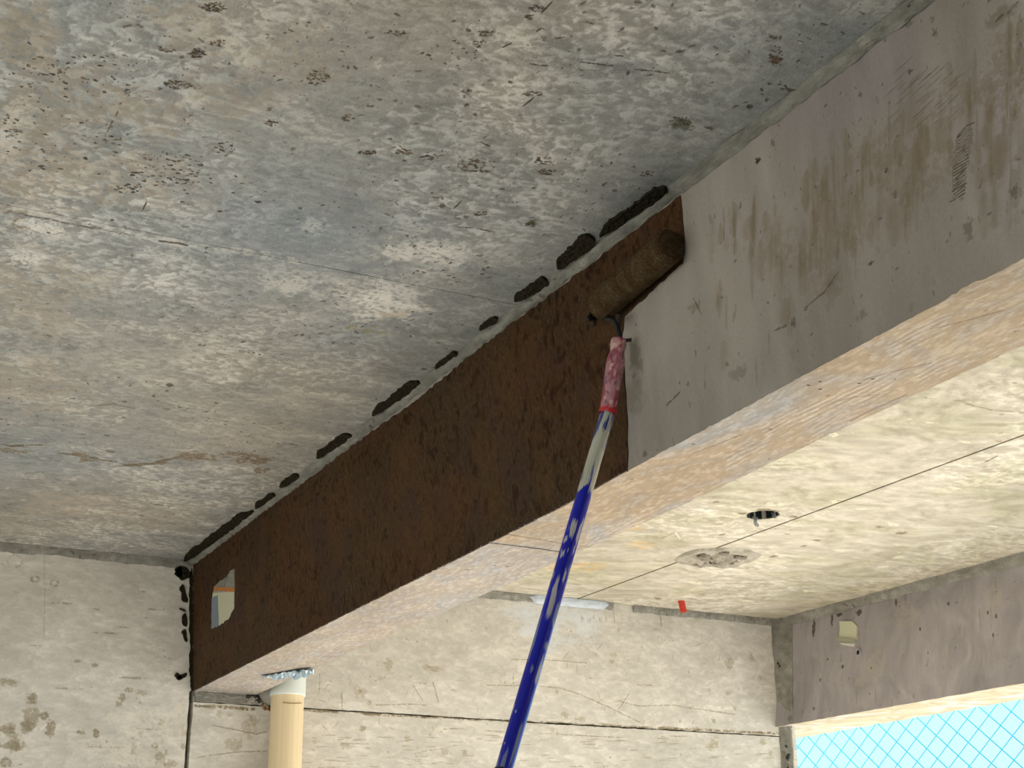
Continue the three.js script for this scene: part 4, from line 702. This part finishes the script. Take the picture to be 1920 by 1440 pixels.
// ---------------------------------------------------------------- paint roller on its pole
{
  const o = group('paint_roller'); tag(o, 'brown paint roller on a long blue pole pressed against the painted beam', 'paint roller');
  const R = 0.028, ax = 1.2145 - R, nearP = onX(1259, 458, ax), farP = onX(1124, 573, ax), ay = farP.y, zn = nearP.z, zf = farP.z, rise = nearP.y - farP.y;
  // fuzzy cover
  const L = zn - zf, N = 56, M = 60;
  const nap = new Surf(512, 512, 0, 1, 0, 1, (x, y, c) => { const f = fbm(x * 70, y * 60, 3), b = fbm(x * 6, y * 6, 3), g = 58 + (f - 0.5) * 44 + (b - 0.5) * 26; c[0] = g + 11; c[1] = g - 4; c[2] = g - 24; c[3] = 0.5 + (f - 0.5); });
  const napMat = surfMaterial(nap, { bump: 0.003, roughness: 0.95, specularIntensity: 0.2 });
  const cover = put('roller_cover', sheet(M, N, (i, j) => {
    const t = i / M, g = j / N * Math.PI * 2, end = Math.min(1, Math.min(t, 1 - t) * 26), e = Math.sqrt(1 - (1 - end) ** 2) * 0.16 + 0.84;
    const k = R * e * (1 + (fbm(i * 0.9, (j % N) * 0.9, 2) - 0.5) * 0.09);
    return { p: [ax + Math.cos(g) * k, ay + rise * t + Math.sin(g) * k, zf + L * t], t: [t * 2, j / N] };
  }), napMat, o);
  const cap = plain(38, 30, 22, 0.9), steel = plain(34, 30, 32, 0.45, { metalness: 0.5 });
  for (const [z, s] of [[zf, -1], [zn, 1]]) {
    const c = put('end_cap', new THREE.LatheGeometry([[0, 0.004], [0.008, 0.005], [0.011, 0.001], [0.022, 0.002], [0.025, -0.003]].map(([r, y]) => new THREE.Vector2(r, y)), 32), napMat, cover);
    c.rotation.x = s * Math.PI / 2; c.position.set(ax, s > 0 ? ay + rise : ay, z);
  }
  // handle and pole run from the frame down towards the painter
  const topP = atDepth(1161, 634, 2.405), midP = atDepth(1139.5, 775, 2.375), botP = atDepth(945.5, 1440, 1.985);
  const down = botP.clone().sub(midP).normalize(), footP = midP.clone().addScaledVector(down, 1.35);
  const v3 = (x, y, z) => new THREE.Vector3(x, y, z);
  const wireStart = topP.clone().addScaledVector(topP.clone().sub(midP).normalize(), 0.006);
  const k1 = atDepth(1153, 602, 2.42), k2 = atDepth(1118, 596, 2.5);
  put('wire_frame', new THREE.TubeGeometry(new THREE.CatmullRomCurve3([topP.clone().lerp(midP, 0.2), wireStart, k1, atDepth(1146, 598, 2.43), k2, v3(ax - 0.012, ay - 0.02, zf - 0.018), v3(ax, ay, zf - 0.016), v3(ax, ay, zf + 0.02)], false, 'catmullrom', 0.2), 90, 0.0042, 10), steel, o);
  put('bracket', new THREE.TubeGeometry(new THREE.LineCurve3(atDepth(1114, 590, 2.5), atDepth(1114, 611, 2.5)), 1, 0.004, 8), cap, o);
  put('bracket', new THREE.TubeGeometry(new THREE.LineCurve3(atDepth(1160, 590, 2.42), atDepth(1158, 612, 2.42)), 1, 0.0055, 8), cap, o);
  // tapered tube along an axis, with its own u round and v along
  const swept = (A, B, prof, n = 40) => {
    const d = B.clone().sub(A), len = d.length(), q = new THREE.Quaternion().setFromUnitVectors(v3(0, -1, 0), d.clone().normalize());
    const g = new THREE.LatheGeometry(prof.map(([r, t]) => new THREE.Vector2(r, -t * len)).reverse(), n);
    const P = g.attributes.position, U = g.attributes.uv; for (let i = 0; i < P.count; i++) U.setY(i, -P.getY(i) / len);
    g.applyQuaternion(q); g.translate(A.x, A.y, A.z); return g;
  };
  const skin = new Surf(256, 512, 0, 1, 0, 1, (x, y, c) => { const f = fbm(x * 14, y * 18, 4), red = sst(0.5, 0.66, fbm(x * 7 + 3, y * 4, 3)); c[0] = 158 - red * 20 + (f - 0.5) * 40; c[1] = 110 - red * 50 + (f - 0.5) * 40; c[2] = 118 - red * 46 + (f - 0.5) * 40; c[3] = 0.5 + (f - 0.5) * 0.4; });
  { const r = rng(161); for (let i = 0; i < 60; i++) skin.blot(r(), 0.1 + r() * 0.8, 0.02 + r() * 0.03, 0.008 + r() * 0.02, r() * 3, r() < 0.6 ? [92, 62, 72] : [196, 168, 156], 0.7, { rough: 0.9 }); for (let i = 0; i < 40; i++) skin.blot(r(), 0.93 + r() * 0.07, 0.05, 0.02 + r() * 0.02, 0, [180, 22, 24], 0.55, { rough: 0.9 }); for (let i = 0; i < 26; i++) skin.blot(r(), 0.0 + r() * 0.2, 0.05, 0.03, 0, [186, 156, 146], 0.7, { rough: 0.9 }); }
  const grip = put('handle', swept(topP, midP, [[0.003, 0], [0.0105, 0.004], [0.0125, 0.03], [0.0135, 0.1], [0.0118, 0.16], [0.0118, 0.2], [0.0145, 0.27], [0.0152, 0.34], [0.0142, 0.6], [0.0135, 0.94], [0.0145, 0.96], [0.0145, 1]]), surfMaterial(skin, { bump: 0.001, roughness: 0.6 }), o);
  put('hook', new THREE.TubeGeometry(new THREE.LineCurve3(atDepth(1164, 640, 2.405), atDepth(1184, 637, 2.405)), 1, 0.0032, 8), steel, grip);
  grip.userData.label = 'red handle smeared with pinkish primer';
  // pole: blue paint, worn to pale grey near the handle, flecks of dried paint
  const PL = 1.35, worn = 0.16;
  const pole = new Surf(256, 2048, 0, 1, 0, PL, (x, y, c) => {
    const e = worn + (fbm(x * 5, 4, 3) - 0.5) * 0.07, f = fbm(x * 9, y * 16, 4), st = fbm(x * 26, y * 6, 3), w = 1 - sst(e - 0.006, e + 0.006, y + (f - 0.5) * 0.05);
    const bl = sst(0.62, 0.74, fbm(x * 11 + 9, y * 22, 4)) * 0.5 * w, b = 1 - w + bl;
    const pg = 186 + (st - 0.5) * 60 + (f - 0.5) * 30;
    c[0] = pg * (1 - b) + (5 + (f - 0.5) * 6) * b; c[1] = (pg - 2) * (1 - b) + (16 + (f - 0.5) * 12) * b; c[2] = (pg - 18) * (1 - b) + (158 + (f - 0.5) * 30) * b; c[3] = 0.5 + w * 0.08 + (st - 0.5) * 0.1 * w;
  });
  { const r = rng(171);
    for (let i = 0; i < 120; i++) { const x = r(), y = 0.22 + r() * 1.1, l = 0.006 + r() ** 2 * 0.03; pole.blot(x, y, 0.02 + r() * 0.05, l, 0, r() < 0.8 ? [196, 190, 176] : [120, 130, 150], 0.9, { rough: 0.9, scale: 0.7, dz: 0.15 }); }
    for (let i = 0; i < 60; i++) pole.blot(r(), 0.22 + r() * 1.1, 0.006 + r() * 0.012, 0.002 + r() * 0.008, 0, [206, 202, 190], 0.9, { rough: 0.6 });
    for (let i = 0; i < 14; i++) pole.blot(r(), 0.02 + r() * 0.03, 0.06, 0.012 + r() * 0.02, 0, [16, 36, 120], 0.85, { rough: 0.9 }); }
  const pg = swept(midP, footP, [[0.0095, 0], [0.0112, 0.002], [0.0118, 0.006], [0.0118, 0.5], [0.0118, 0.995], [0.009, 1]], 44);
  const pole3 = put('pole', pg, surfMaterial(pole, { bump: 0.0006, roughness: 0.25, specularIntensity: 0.5, clearcoat: 0.5, clearcoatRoughness: 0.06 }), o);
  pole3.userData.label = 'glossy blue pole with flaked pale paint';
  const gA = botP.clone().addScaledVector(down, 0.004), gB = gA.clone().addScaledVector(down, 0.1);
  put('locking_collar', swept(gA, gB, [[0.0122, 0], [0.017, 0.06], [0.0185, 0.2], [0.0175, 0.8], [0.013, 1]], 28), plain(24, 24, 70, 0.5), pole3);
  o.position.copy(footP); for (const c of o.children) c.position.sub(footP);
}
renderer.render(scene, camera);
